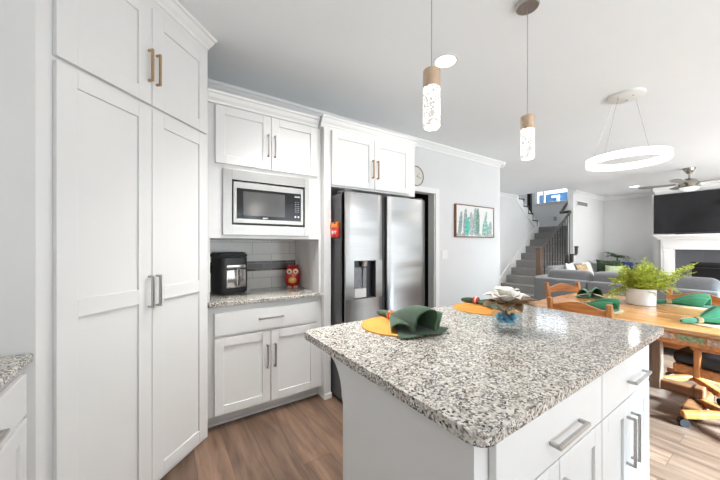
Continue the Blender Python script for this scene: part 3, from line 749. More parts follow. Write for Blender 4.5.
def napkin(label, cat_group, loc, rotz, mat, ring_label, sc=1.0, hgt=.085, lobes=1.5, ringcols=('tan', 'magred', 'white'), seed=0):
    """cloth napkin pulled through a ring: short tail behind, an open fan of upright loops ahead (local +x)"""
    rnd = random.Random(seed); ph = rnd.uniform(-.3, .3)
    CP = [(-.112, .004), (-.112, .022), (-.098, .040), (-.074, .036), (-.066, .016), (-.058, .010), (-.060, .045), (-.050, .084), (-.024, .104), (.002, .096), (.014, .066), (.008, .030), (.014, .010), (.030, .012), (.040, .044), (.058, .072), (.082, .066), (.104, .036), (.116, .006)]
    if lobes < 1.2: CP = [(-.11, .004), (-.10, .030), (-.075, .052), (-.045, .040), (-.03, .012), (-.012, .010), (0, .046), (.03, .070), (.062, .054), (.072, .022), (.09, .010), (.112, .004)]
    def prof(v):
        n_ = len(CP) - 1; t_ = min(v * n_, n_ - 1e-6); k = int(t_); f_ = t_ - k
        p0, p1, p2, p3 = CP[max(0, k - 1)], CP[k], CP[k + 1], CP[min(n_, k + 2)]
        return [.5 * (2 * p1[q] + (p2[q] - p0[q]) * f_ + (2 * p0[q] - 5 * p1[q] + 4 * p2[q] - p3[q]) * f_ ** 2 + (3 * p1[q] - p0[q] - 3 * p2[q] + p3[q]) * f_ ** 3) for q in (0, 1)]
    def fan(u, v):
        w_, h_ = prof(v)
        e = .13 + .87 * u ** .85
        lean = .05 * (h_ / .1) * u
        x = (.004 + .235 * u * (1 - .9 * w_ * w_ / .03)) * sc + lean * sc * .3
        return (x, w_ * e * sc, (h_ * (.16 + .84 * math.sin(u * PI * .56)) * hgt / .085) * sc + .013 * (1 - u) + .0015)
    b = BM(); grid_sheet(b, fan, 22, 90)
    def under(u, v):
        a = (v - .5) * 2
        return ((.01 + .235 * u) * sc * (1 - .12 * a * a), (.014 + .10 * u) * sc * a - .012 * sc * u, .0035 + .004 * math.sin(9 * v + 4 * u) * u + .006 * (1 - u))
    grid_sheet(b, under, 12, 20)
    t = thing('napkin', label, 'napkin', loc, rotz, cat_group)
    obj('folded_fan', b, mat, t, smooth=True, solid=.0022)
    b = BM()
    pts = []
    for i in range(7):
        u = i / 6; pts.append((.004 - .115 * u * sc, 0, .0165 + .002 * math.sin(u * 5)))
    tube(b, pts, [.013, .0155, .018, .0185, .018, .016, .010], 14); obj('gathered_tail', b, mat, t, smooth=True)
    rg = thing('napkin_ring', ring_label, 'napkin ring', (loc[0], loc[1], loc[2]), rotz, cat_group and 'napkin rings')
    for i, mname in enumerate(ringcols):
        b = BM(); n_ = 20
        pts = [((-.018 + i * .011) * sc, (.0205) * math.cos(2 * PI * k / n_), .0205 + .0205 * math.sin(2 * PI * k / n_)) for k in range(n_)]
        tube(b, pts, .0052, 8, closed=True); obj('bead_row', b, mname, rg, smooth=True)
    return t
napkin('dark green cloth napkin fanned through a ring on the nearer orange placemat', 'green napkins on the island', (1.03, 1.215, IZ + .0085), R(-95), 'napgreen', 'striped napkin ring holding the dark green napkin on the nearer island placemat', 1.28, .074, 1.5, ('tan', 'magred', 'tan'), 1)
napkin('dark green cloth napkin behind the magnolia on the farther orange placemat', 'green napkins on the island', (1.785, 1.225, IZ + .0085), R(-80), 'napgreen', 'red and white striped napkin ring behind the magnolia on the island', 1.0, .06, 1.0, ('magred', 'white', 'magred'), 2)

# vase with blue glass gems and a magnolia
VX, VY = 1.372, .785
vr = R(-44)
b = BM(); hw, vh, tk = .053, .120, .005
box(b, -hw, hw, -hw, hw, 0, .018, .002)
box(b, -hw, hw, -hw, -hw + tk, .018, vh); box(b, -hw, hw, hw - tk, hw, .018, vh); box(b, -hw, -hw + tk, -hw + tk, hw - tk, .018, vh); box(b, hw - tk, hw, -hw + tk, hw - tk, .018, vh)
bmesh.ops.remove_doubles(b, verts=list(b.verts), dist=1e-5)
M['vaseglass'] = thin_glass('thin_vase_glass', (.95, .97, .97), .9)
tag(obj('vase', b, 'vaseglass', None, loc=(VX, VY, IZ), rotz=vr), 'square clear glass vase on the island holding a white magnolia', 'vase')
rnd = random.Random(5)
b = BM()
for i in range(46):
    c = (rnd.uniform(-.034, .034), rnd.uniform(-.034, .034), .055 + rnd.uniform(-.014, .022))
    lathe(b, [(0, -.009), (.008, -.005), (.011, 0), (.008, .005), (0, .009)], c, 9)
g_ = obj('glass_gems', b, 'bluegem', None, smooth=True, loc=(VX, VY, IZ), rotz=vr); tag(g_, 'bed of blue glass gems inside the square glass vase', 'vase filler'); g_['kind'] = 'stuff'
b = BM(); box(b, -hw + .0065, hw - .0065, -hw + .0065, hw - .0065, .019, .044, .002)
tag(obj('vase_filling', b, pm('pale_crushed_glass', (.75, .74, .68), .2, noise=.5, nscale=120), None, loc=(VX, VY, IZ), rotz=vr), 'pale crushed glass layer under the blue gems in the vase', 'vase filler')
mgn = thing('magnolia_flower', 'white artificial magnolia bloom with tan leaves in the glass vase', 'flower', (VX, VY, IZ))
b = BM(); tube(b, [(0, 0, .05), (.004, .003, .09), (0, 0, .14)], .006, 8); obj('stem', b, 'stem', mgn, smooth=True)
def leafshape(L, W, cup, droop, th, nu=12, nv=6, notch=0):
    def f(u, v):
        a = (v - .5) * 2
        w = W * math.sin(PI * min(1, u ** .8)) ** .8 if u > 0 else 0
        r = L * u
        z = cup * math.sin(u * PI * .6) - droop * u * u + .35 * W * a * a * math.sin(PI * u)
        return Vector((r, w * a, z))
    return f
def leafmesh(bm, f, mat4, nu=12, nv=6):
    grid_sheet(bm, lambda u, v: mat4 @ f(u, v), nu, nv)
for i in range(11):
    inner = i >= 6
    a = i * 2 * PI / 6 + (.5 if inner else 0) + rnd.uniform(-.1, .1)
    tilt = R(-38 if inner else -14) + rnd.uniform(-.12, .12)
    m4 = Matrix.Translation((0, 0, .135 + (.008 if inner else 0))) @ Matrix.Rotation(a, 4, 'Z') @ Matrix.Rotation(tilt, 4, 'Y')
    b = BM(); leafmesh(b, leafshape(.085 if inner else .106, .036 if inner else .043, .022, .012, 0), m4); obj('petal', b, 'petal', mgn, smooth=True, solid=.0015)
b = BM(); lathe(b, [(0, .135), (.009, .14), (.011, .155), (.006, .17), (0, .174)], (0, 0, 0), 12)
for i in range(14):
    a = i * 2 * PI / 14; tube(b, [(.008 * math.cos(a), .008 * math.sin(a), .14), (.02 * math.cos(a), .02 * math.sin(a), .158)], .0015, 5)
obj('stamen', b, 'stamen', mgn, smooth=True)
for az, L, tl, w in ((150, .12, 6, .042), (205, .11, 8, .045), (250, .10, 14, .04), (292, .13, 2, .034), (325, .165, -4, .03), (20, .12, 4, .035), (90, .11, 5, .04)):
    m4 = Matrix.Translation((0, 0, .125)) @ Matrix.Rotation(R(az), 4, 'Z') @ Matrix.Rotation(R(tl), 4, 'Y')
    b = BM(); leafmesh(b, leafshape(L, w, .014, .012, 0), m4); obj('leaf', b, 'brownleaf', mgn, smooth=True, solid=.0015)

# ------------------------------------------------------------------ things in the niche
af = thing('air_fryer', 'black air fryer with stainless drawer front in the niche', 'air fryer', (.415, 2.63, .9155), R(15))
W_, D_, H_ = .24, .225, .345
b = BM(); round_slab(b, 0, W_, 0, D_, .006, .30, .045, .006)
t = bmesh.new(); pts = [(0.02, .295), (D_, .295), (D_, H_ - .012), (D_ - .02, H_), (.05, H_), (.018, H_ - .02)]
prism(t, pts, .0, W_, 'x'); bmesh.ops.bevel(t, geom=list(t.edges), offset=.012, segments=3, affect='EDGES'); merge(b, t)
obj('body', b, 'black', af, smooth=True)
b = BM(); box(b, .04, W_ - .03, -.010, .012, .045, .205, .010, 3); dw = obj('drawer', b, 'steelfry', af, smooth=True)
b = BM(); box(b, .04, W_ - .03, -.011, .012, .209, .245, .008, 3); obj('top_band', b, 'steelfry', af, smooth=True)
b = BM(); box(b, .112, .152, -.045, -.008, .06, .212, .010, 3); h_ = obj('handle', b, 'steelfry', dw, smooth=True)
b = BM(); box(b, .118, .136, -.0465, -.035, .066, .206, .004); obj('grip', b, 'black', h_)
b = BM(); cyl(b, (W_ / 2, .03, H_ - .004), (W_ / 2, .03, H_ + .001), .0, .0001)
b.free()
b = BM()
for fx in (.035, W_ - .035):
    for fy in (.035, D_ - .035): cyl(b, (fx, fy, 0), (fx, fy, .008), .012, seg=12)
obj('feet', b, 'blackmat', af)

owl = thing('owl_jar', 'red and yellow ceramic owl jar beside the air fryer in the niche', 'jar', (1.065, 2.745, .9155), R(-22))
b = BM(); lathe(b, [(.0, .008), (.045, .008), (.062, .03), (.073, .075), (.072, .12), (.066, .16), (.06, .185), (.045, .205), (.02, .215), (0, .217)], (0, 0, 0), 32, 1.0, .88)
for s_ in (-1, 1): lathe(b, [(.014, 0), (.011, .012), (0, .026)], (s_ * .042, 0, .198), 10)
obj('body', b, 'red', owl, smooth=True)
b = BM(); lathe(b, [(.0, -.048), (.03, -.042), (.047, -.02), (.05, .0), (.046, .022), (.03, .028), (0, .03)], (0, -.024, .078), 24, 1.05, .9); obj('belly', b, 'yellow', owl, smooth=True)
for s_ in (-1, 1):
    b = BM(); cyl(b, (s_ * .027, -.045, .155), (s_ * .030, -.066, .158), .027, .024, 22); e_ = obj('eye', b, 'cream', owl, smooth=True)
    b = BM(); cyl(b, (s_ * .027, -.060, .156), (s_ * .029, -.0685, .157), .010, seg=16); obj('pupil', b, 'brownglaze', e_, smooth=True)
    b = BM(); box(b, s_ * .028 - .020, s_ * .028 + .020, -.058, .0, .0, .018, .007); obj('foot', b, 'cream', owl, smooth=True)
b = BM(); lathe(b, [(.0, -.014), (.008, 0), (0, .014)], (0, -.068, .132), 10); obj('beak', b, 'yellow', owl, smooth=True)

# ------------------------------------------------------------------ lamps
def pendant(x, y, label, ztop=2.076, zmid=2.004, zbot=1.826):
    t = thing('pendant_light', label, 'pendant light', (x, y, 0), R(20), 'pendant lights over the island')
    b = BM(); lathe(b, [(.058, CEIL - .03), (.062, CEIL - .024), (.062, CEIL)], (0, 0, 0), 32); obj('canopy', b, 'nickel', t, smooth=True)
    b = BM(); tube(b, [(0, 0, ztop), (0, 0, CEIL - .03)], .0022, 8); obj('cord', b, 'nickel', t)
    b = BM(); lathe(b, [(.036, zmid - .006), (.0365, zmid - .003), (.0365, ztop - .004), (.033, ztop), (.004, ztop)], (0, 0, 0), 36); obj('socket_cap', b, 'copper', t, smooth=True)
    b = BM(); lathe(b, [(.030, zbot), (.0365, zbot + .008), (.0365, zmid - .007)], (0, 0, 0), 36); obj('acrylic_rod', b, 'bubble', t, smooth=True)
    d = bpy.data.lights.new('pendant_glow', 'POINT'); d.energy = 2.5; d.shadow_soft_size = .05; d.color = (1, .95, .88)
    o = bpy.data.objects.new('pendant_glow', d); o.parent = t; o.location = (0, 0, zbot - .07); col.objects.link(o)
    return t
pendant(.973, .890, 'nearer and larger of two bubble glass pendants with rose gold cap')
pendant(1.785, .893, 'farther of two bubble glass pendants, its dark canopy on the ceiling')
def can_light(x, y, label, r=.075):
    t = thing('recessed_light', label, 'recessed light', (x, y, CEIL), 0)
    b = BM(); lathe(b, [(r, -.004), (r + .018, -.004), (r + .02, -.001)], (0, 0, 0), 32); obj('trim_ring', b, 'white', t, smooth=True)
    b = BM(); cyl(b, (0, 0, -.006), (0, 0, -.0035), r, seg=32); obj('diffuser', b, 'lampglow', t)
    d = bpy.data.lights.new('recessed_glow', 'AREA'); d.shape = 'DISK'; d.size = .14; d.energy = 6; d.color = (1, .96, .9)
    o = bpy.data.objects.new('recessed_glow', d); o.parent = t; o.location = (0, 0, -.02); col.objects.link(o)
can_light(1.825, 1.528, 'round recessed ceiling light beside the nearer pendant')
can_light(9.48, 2.24, 'small recessed ceiling light over the far living room', .085)

CX, CY, CZ, CRAD = 3.65, .92, 2.125, .305
ch = thing('ring_chandelier', 'white glowing ring chandelier hung by thin wires over the dining table', 'chandelier', (CX, CY, 0))
b = BM(); lathe(b, [(.13, CEIL - .028), (.138, CEIL - .022), (.138, CEIL)], (0, 0, 0), 40); cn = obj('canopy', b, 'white', ch, smooth=True)
def band(bm, r0, r1, z0, z1, seg=72):
    A = []
    for k in range(seg):
        a = 2 * PI * k / seg; c_, s_ = math.cos(a), math.sin(a)
        A.append([bm.verts.new((r * c_, r * s_, z)) for r, z in ((r0, z0), (r1, z0), (r1, z1), (r0, z1))])
    for k in range(seg):
        p, q_ = A[k], A[(k + 1) % seg]
        for i in range(4): bm.faces.new((p[i], p[(i + 1) % 4], q_[(i + 1) % 4], q_[i]))
b = BM(); band(b, CRAD - .022, CRAD, CZ - .032, CZ + .030); obj('ring_diffuser', b, 'ringglow', ch, smooth=True)
b = BM(); band(b, CRAD - .024, CRAD + .002, CZ + .030, CZ + .036); obj('ring_rim', b, 'white', ch, smooth=True)
for a in (-25, 80, 165):
    ca, sa = math.cos(R(a)), math.sin(R(a))
    b = BM(); tube(b, [(.11 * ca, .11 * sa, CEIL - .028), ((CRAD - .012) * ca, (CRAD - .012) * sa, CZ + .036)], .0016, 6); obj('wire', b, 'nickel', ch)
for a in (10, 130, 250):
    b = BM(); lathe(b, [(0, CEIL - .036), (.007, CEIL - .034), (.007, CEIL - .028)], (.06 * math.cos(R(a)), .06 * math.sin(R(a)), 0), 12); obj('screw', b, 'nickel', cn, smooth=True)
d = bpy.data.lights.new('ring_glow', 'AREA'); d.shape = 'DISK'; d.size = .7; d.energy = 9; d.color = (1, .96, .9)
o = bpy.data.objects.new('ring_glow', d); o.parent = ch; o.location = (0, 0, CZ - .05); col.objects.link(o)

FAX, FAY = 8.05, 1.14
fan = thing('ceiling_fan', 'brushed metal ceiling fan with light bowl in the living room', 'ceiling fan', (FAX, FAY, 0), R(8))
b = BM(); lathe(b, [(.035, CEIL - .10), (.06, CEIL - .07), (.085, CEIL - .02), (.085, CEIL)], (0, 0, 0), 28); obj('canopy', b, 'fanmetal', fan, smooth=True)
b = BM(); cyl(b, (0, 0, CEIL - .20), (0, 0, CEIL - .08), .014, seg=14); obj('downrod', b, 'fanmetal', fan, smooth=True)
b = BM(); lathe(b, [(.13, CEIL - .36), (.145, CEIL - .34), (.13, CEIL - .27), (.09, CEIL - .215), (.03, CEIL - .19)], (0, 0, 0), 32); obj('motor_housing', b, 'fanmetal', fan, smooth=True)
b = BM(); lathe(b, [(0, CEIL - .43), (.07, CEIL - .42), (.115, CEIL - .39), (.125, CEIL - .36)], (0, 0, 0), 32); obj('light_bowl', b, 'fanglow', fan, smooth=True)
for k in range(5):
    a = R(72 * k + 20)
    m4 = Matrix.Rotation(a, 4, 'Z') @ Matrix.Translation((0, 0, CEIL - .285)) @ Matrix.Rotation(R(11), 4, 'X')
    b = BM()
    t = bmesh.new(); prism(t, [(.17, -.045), (.60, -.068), (.67, -.05), (.69, 0), (.67, .05), (.60, .068), (.17, .045)], -.004, .004, 'z'); t.transform(m4); merge(b, t)
    bl = obj('blade', b, 'fanblade', fan)
    b = BM(); t = bmesh.new(); box(t, .10, .22, -.02, .02, -.010, -.003); t.transform(m4); merge(b, t); obj('blade_bracket', b, 'fanmetal', bl)

# ------------------------------------------------------------------ things on the walls
clk = thing('wall_clock', 'round pale wall clock half hidden behind the refrigerator cabinet', 'clock', (2.83, YB, 2.243))
b = BM(); t = bmesh.new(); lathe(t, [(.128, 0), (.135, .006), (.135, .03), (.122, .034), (.118, .026)], (0, 0, 0), 40); t.transform(Matrix.Rotation(R(90), 4, 'X')); merge(b, t); obj('rim', b, 'clockrim', clk, smooth=True)
b = BM(); cyl(b, (0, -.005, 0), (0, -.027, 0), .119, seg=40); obj('face', b, 'clockface', clk)
b = BM(); bar(b, (0, -.029, 0), (.05, -.029, .04), .006, .002); obj('hour_hand', b, 'black', clk)
b = BM(); bar(b, (0, -.030, 0), (.08, -.030, -.03), .004, .002); obj('minute_hand', b, 'black', clk)

PX0, PX1, PZ0, PZ1 = 3.625, 4.600, 1.445, 1.940
art = thing('wall_art', 'wood framed painting of green and teal desert cacti', 'picture', ((PX0 + PX1) / 2, YB, (PZ0 + PZ1) / 2))
pw, phh = (PX1 - PX0) / 2, (PZ1 - PZ0) / 2
b = BM(); fw, fd = .014, .04
box(b, -pw, -pw + fw, -fd, -.001, -phh, phh); box(b, pw - fw, pw, -fd, -.001, -phh, phh); box(b, -pw + fw, pw - fw, -fd, -.001, -phh, -phh + fw); box(b, -pw + fw, pw - fw, -fd, -.001, phh - fw, phh)
obj('frame', b, pm('brown_picture_frame', (.20, .095, .055), .5, noise=.2, nscale=20), art)
b = BM(); box(b, -pw + fw, pw - fw, -fd + .008, -.001, -phh + fw, phh - fw); cv = obj('canvas', b, pm('painted_canvas', (.78, .78, .76), .8, noise=.03, nscale=12, bump=.1), art)
cact = [('agave_tall', -.40, .05, .30, .045, (.28, .36, .36)), ('c', -.27, .02, .34, .05, (.30, .38, .38)), ('c', -.23, .05, .24, .06, (.10, .52, .40)), ('c', -.12, .0, .30, .06, (.42, .46, .46)), ('c', -.02, .01, .42, .065, (.36, .44, .42)), ('c', .05, .0, .36, .05, (.18, .32, .27)), ('c', .17, .12, .33, .04, (.38, .50, .46)), ('c', .25, -.0, .21, .085, (.28, .50, .44)), ('c', .36, .03, .20, .06, (.34, .46, .42))]
yy = -fd + .0075
for i, (_, cx, lean, hh, ww, cc) in enumerate(cact):
    b = BM(); z0 = -phh + fw + .004; hh = min(.455, hh * 1.25)
    pts = []
    n_ = 14
    for s_ in (1, -1):
        rng = range(n_ + 1) if s_ == 1 else range(n_ - 1, 0, -1)
        for k in rng:
            u = k / n_; w_ = 1.25 * ww * (math.sin(PI * min(.99, .14 + .84 * u)) ** .55) * (1 + .12 * math.sin(k * 2.6))
            pts.append((cx + lean * u + s_ * w_ * .75, z0 + hh * u))
    vv = [b.verts.new((p[0], yy - .0004 * i, p[1])) for p in pts]
    b.faces.new(vv)
    obj('painted_cactus', b, pm('cactus_paint', cc, .8, noise=.45, nscale=28), cv)
for i, cx in enumerate((-.42, .3, .4, .08, -.3)):
    b = BM(); z0 = -phh + fw + .004
    vv = [b.verts.new(p) for p in ((cx - .07, yy - .005, z0), (cx + .07, yy - .005, z0), (cx + .03, yy - .005, z0 + .045), (cx - .03, yy - .005, z0 + .05))]; b.faces.new(vv)
    obj('painted_stone', b, pm('stone_paint', (.45, .46, .45), .8, noise=.3, nscale=20), cv)

sw = thing('light_switch', 'white double switch plate low on the wall left of the painting', 'light switch', (3.415, YB, 1.185))
b = BM(); box(b, -.06, .06, -.006, -.0005, -.06, .06, .002); obj('plate', b, 'white', sw)
for s_ in (-.026, .026):
    b = BM(); box(b, s_ - .016, s_ + .016, -.010, -.005, -.034, .034, .002); obj('rocker', b, 'trim', sw)
th = thing('thermostat', 'small white control box at the end of the kitchen wall', 'thermostat', (XE, 2.98, 1.30), R(90))
b = BM(); box(b, -.05, .05, -.022, -.0005, -.07, .07, .006); obj('body', b, 'white', th)
b = BM(); box(b, -.03, .03, -.0235, -.0215, .0, .045, .001); obj('screen', b, 'dispgrey', th)
vt = thing('air_vent', 'grey slatted air return grille high on the far white wall', 'vent', (9.36, YV, 2.425))
b = BM(); fw = .03
for bx in ((-.36, -.33, -.075, .075), (.33, .36, -.075, .075), (-.33, .33, -.075, -.05), (-.33, .33, .05, .075)): box(b, bx[0], bx[1], -.012, -.001, bx[2], bx[3], .002)
obj('frame', b, 'trim', vt)
b = BM()
for i in range(14): bar(b, (-.32 + i * .049, -.008, -.05), (-.32 + i * .049, -.008, .05), .016, .004)
obj('louvers', b, pm('vent_grey', (.38, .38, .37), .5, noise=.05), vt)
b = BM(); box(b, -.33, .33, -.004, -.001, -.05, .05); obj('backing', b, 'dispgrey', vt)
sw2 = thing('wall_outlet', 'small pale plate on the wall above the stair landing', 'switch plate', (XF - .041, 4.56, 2.21), R(-90))
b = BM(); box(b, -.04, .04, -.006, -.0005, -.06, .06, .002); obj('plate', b, 'dispgrey', sw2)
b = BM(); box(b, -.014, .014, -.010, -.005, -.03, .03, .002); obj('rocker', b, 'white', sw2)

# ------------------------------------------------------------------ fireplace and television
BXF = 10.2
b = BM(); box(b, BXF, XF, -.9, 2.02, 0, CEIL); struct('wall_chimney', b, 'wall')
b = BM(); prism(b, [(BXF + u, CEIL + v) for u, v in CR], -.9, 2.05, 'y'); struct('trim_8', b, 'trim')
tv = thing('television', 'large black flat television mounted above the white fireplace mantel', 'television', (BXF, 1.10, 2.08))
TW, THH = .935, .475
b = BM(); box(b, -.05, -.002, -.5, .5, -.25, .25); obj('wall_mount', b, 'black', tv)
b = BM(); box(b, -.085, -.045, -TW, TW, -THH, THH, .004); cs = obj('casing', b, 'black', tv)
b = BM(); box(b, -.0875, -.084, -TW + .012, TW - .012, -THH + .02, THH - .012); obj('screen', b, 'tvscreen', tv)
b = BM()
for s_ in (-1, 1): box(b, -.087, -.046, s_ * TW - .006, s_ * TW + .006, -THH, THH, .002)
obj('bezel', b, 'nickel', cs)
fp = thing('fireplace', 'white mantel fireplace with dark slate tile surround and black firebox', 'fireplace', (0, 0, 0))
FX = BXF
b = BM(); MY0, MY1 = .02, 2.00
for zz0, zz1, o_, oy in ((1.535, 1.575, .30, .0), (1.50, 1.535, .27, .03), (1.455, 1.50, .23, .06)):
    box(b, FX - o_, FX - .001, MY0 - .12 + oy, MY1 - oy, zz0, zz1, .006)
obj('mantel_shelf', b, 'trim', fp)
b = BM(); box(b, FX - .19, FX - .001, MY0, MY1 - .12, 1.225, 1.455, .004); box(b, FX - .20, FX - .19, MY0 + .04, MY1 - .16, 1.26, 1.42, .003); obj('frieze', b, 'trim', fp)
for y0_ in (MY1 - .12 - .22, MY0):
    b = BM(); box(b, FX - .19, FX - .001, y0_, y0_ + .22, 0, 1.225, .004); box(b, FX - .20, FX - .19, y0_ + .05, y0_ + .17, .14, 1.20, .003); obj('leg', b, 'trim', fp)
b = BM(); ya, yb = MY0 + .22, MY1 - .34
box(b, FX - .06, FX - .001, ya, ya + .26, 0, 1.225); box(b, FX - .06, FX - .001, yb - .26, yb, 0, 1.225); box(b, FX - .06, FX - .001, ya + .26, yb - .26, .93, 1.225)
obj('tile_surround', b, 'slatetile', fp)
b = BM(); box(b, FX - .03, FX - .001, ya + .26, yb - .26, 0, .93); obj('firebox', b, 'firebox', fp)
b = BM(); box(b, FX - .075, FX - .03, ya + .24, yb - .24, .885, .945, .006); box(b, FX - .075, FX - .03, ya + .24, yb - .24, .80, .815); obj('firebox_frame', b, 'black', fp)
b = BM(); box(b, FX - .6, FX - .08, MY0 - .1, MY1 - .1, 0, .05, .006); obj('hearth', b, 'slate', fp)
sb = thing('soundbar', 'thin black soundbar lying on the white mantel under the television', 'soundbar', (FX - .16, 1.02, 1.5755))
b = BM(); box(b, -.04, .04, -.62, .62, 0, .045, .008); obj('body', b, 'black', sb)
b = BM(); box(b, -.043, -.038, -.58, .58, .008, .036, .002); obj('grille', b, 'blackmat', sb)

# ------------------------------------------------------------------ sofas, cushions, palm
def cushion_box(bm, x0, x1, y0, y1, z0, z1, r=.05): box(bm, x0, x1, y0, y1, z0, z1, r, 4)
sf = thing('sofa', 'long grey fabric sofa seen from behind, beyond the dining table', 'sofa', (0, 0, 0))
AX = 5.10
b = BM(); box(b, AX + .16, 6.05, .50, 2.46, .10, .30, .02); obj('base', b, 'greyfab', sf)
for y0_, y1_ in ((.50, 1.05), (1.06, 1.72), (1.73, 2.46)):
    b = BM(); box(b, AX, AX + .17, y0_, y1_, .08, .80, .025, 3); obj('back_panel', b, 'greyfab', sf, smooth=True)
for y0_, y1_ in ((.50, 1.06), (1.07, 1.72), (1.73, 2.34)):
    b = BM(); t = bmesh.new(); box(t, -.11, .11, y0_, y1_, -.27, .25, .09, 5); t.transform(Matrix.Translation((AX + .25, 0, .69)) @ Matrix.Rotation(R(8), 4, 'Y')); merge(b, t); obj('back_cushion', b, 'greyfab', sf, smooth=True)
for y0_, y1_ in ((.62, 1.21), (1.22, 1.80), (1.81, 2.28)):
    b = BM(); box(b, AX + .3, 6.07, y0_, y1_, .30, .47, .05, 4); obj('seat_cushion', b, 'greyfab', sf, smooth=True)
for y0_, y1_ in ((.42, .60), (2.30, 2.50)):
    b = BM(); box(b, AX + .05, 6.05, y0_, y1_, .08, .74 if y0_ < 1 else .82, .06, 4); obj('arm', b, 'greyfab', sf, smooth=True)
for lx in (AX + .1, 5.95):
    for ly in (.6, 2.36):
        b = BM(); cyl(b, (lx, ly, 0), (lx, ly, .10), .025, .03, 12); obj('foot', b, 'black', sf)
s2 = thing('sofa', 'second grey sofa under the vent wall, mostly hidden by the first', 'sofa', (0, 0, 0))
b = BM(); box(b, 7.2, 9.1, 2.30, 3.15, .08, .32, .02); obj('base', b, 'greyfab', s2)
b = BM(); box(b, 7.2, 9.1, 2.98, 3.2, .08, .86, .05, 4); obj('back_panel', b, 'greyfab', s2, smooth=True)
for k in range(2):
    b = BM(); box(b, 7.40 + k * .75, 8.14 + k * .75, 2.28, 2.98, .32, .48, .05, 4); obj('seat_cushion', b, 'greyfab', s2, smooth=True)
for x0_ in (7.2, 8.9):
    b = BM(); box(b, x0_, x0_ + .2, 2.3, 3.15, .08, .66, .05, 4); obj('arm', b, 'greyfab', s2, smooth=True)
ls = thing('loveseat', 'dark charcoal loveseat against the far wall left of the fireplace', 'loveseat', (0, 0, 0))
b = BM(); box(b, 9.30, 10.0, 2.15, 3.08, .08, .32, .02); obj('base', b, 'charfab', ls)
b = BM(); box(b, 9.90, 10.13, 2.15, 3.10, .08, .885, .05, 4); obj('back_panel', b, 'charfab', ls, smooth=True)
b = BM(); box(b, 9.27, 9.89, 2.3, 2.93, .32, .47, .05, 4); obj('seat_cushion', b, 'charfab', ls, smooth=True)
for y0_ in (2.12, 2.94):
    b = BM(); box(b, 9.30, 10.05, y0_, y0_ + .17, .08, .62, .04, 4); obj('arm', b, 'charfab', ls, smooth=True)
def pillow(loc, rz, tilt, s, mat, label, th=.13):
    b = BM()
    def f(sgn):
        def g(u, v):
            a, c = u * 2 - 1, v * 2 - 1
            e = (1 - abs(a) ** 2.6) * (1 - abs(c) ** 2.6)
            pinch = 1 - .07 * (1 - abs(a)) - 0.0
            px = a * s / 2 * (1 - .10 * (1 - c * c) * (abs(a) ** 3)); pz = c * s / 2 * (1 - .10 * (1 - a * a) * (abs(c) ** 3))
            return (px, sgn * th / 2 * max(0, e) ** .6, pz)
        return g
    grid_sheet(b, f(1), 14, 14); grid_sheet(b, f(-1), 14, 14)
    bmesh.ops.remove_doubles(b, verts=list(b.verts), dist=1e-4)
    o = obj('throw_pillow', b, mat, None, smooth=True)
    o.location = loc; o.rotation_euler = (tilt, 0, rz)
    return tag(o, label, 'pillow', 'throw pillows on the far sofas')
pillow((7.75, 2.90, .70), R(5), R(-14), .46, 'whitefab', 'white throw pillow on the second sofa under the vent wall, leftmost')
pillow((8.12, 2.80, .69), R(-8), R(-16), .42, 'tan', 'tan and gold patterned throw pillow beside the white one')
pillow((8.62, 2.88, .70), R(0), R(-14), .46, 'whitefab', 'white throw pillow right of the tan one on the second sofa')
pillow((9.68, 2.80, .70), R(-75), R(-14), .50, 'darkleaf', 'dark leaf patterned throw pillow at the left of the loveseat')
pillow((9.73, 2.56, .68), R(-92), R(-14), .44, 'greencush', 'green throw pillow in the middle of the dark loveseat')
pillow((9.37, 2.60, .66), R(-82), R(-30), .36, 'palegreen', 'small pale green throw pillow in front of the green one')
pillow((9.70, 2.32, .69), R(-95), R(-14), .46, 'navy', 'navy blue throw pillow at the right of the loveseat')

pl = thing('potted_palm', 'dark green palm plant in a tall pot behind the loveseat', 'plant', (10.45, 2.82, 0))
b = BM(); lathe(b, [(.12, 0), (.15, .02), (.18, .42), (.165, .42), (.16, .36)], (0, 0, 0), 28); obj('pot', b, 'charfab', pl, smooth=True)
b = BM(); tube(b, [(0, 0, .3), (.01, 0, .7), (0, 0, .96)], [.03, .025, .02], 10); obj('stem', b, 'stem', pl, smooth=True)
b = BM(); rnd = random.Random(3)
def frond(bm, base, az, L, up, droop, leafL, n_, width, rnd):
    pts = []
    for i in range(n_ + 1):
        u = i / n_
        pts.append(Vector((base[0] + math.cos(az) * L * u, base[1] + math.sin(az) * L * u, base[2] + up * u - droop * u * u)))
    for i in range(1, n_ + 1):
        p = pts[i]; d = (pts[i] - pts[i - 1]).normalized(); s = d.cross(Vector((0, 0, 1))).normalized()
        ll = leafL * math.sin(PI * (.15 + .8 * i / n_))
        for sg in (-1, 1):
            dirv = (s * sg * .85 + d * .6 + Vector((0, 0, rnd.uniform(-.15, .25)))).normalized()
            nrm = dirv.cross(d).normalized(); wv = dirv.cross(nrm).normalized() * width
            a = bm.verts.new(p); m1 = bm.verts.new(p + dirv * ll * .45 + wv); m2 = bm.verts.new(p + dirv * ll * .45 - wv); e = bm.verts.new(p + dirv * ll)
            bm.faces.new((a, m1, e, m2))
    tube(bm, pts, .0025, 4, cap=False)
for i in range(13):
    frond(b, (0, 0, .97), i * 2 * PI / 13 + rnd.uniform(-.2, .2), rnd.uniform(.28, .42), rnd.uniform(.12, .38), rnd.uniform(.10, .30), .13, 12, .010, rnd)
obj('fronds', b, 'palmgreen', pl)

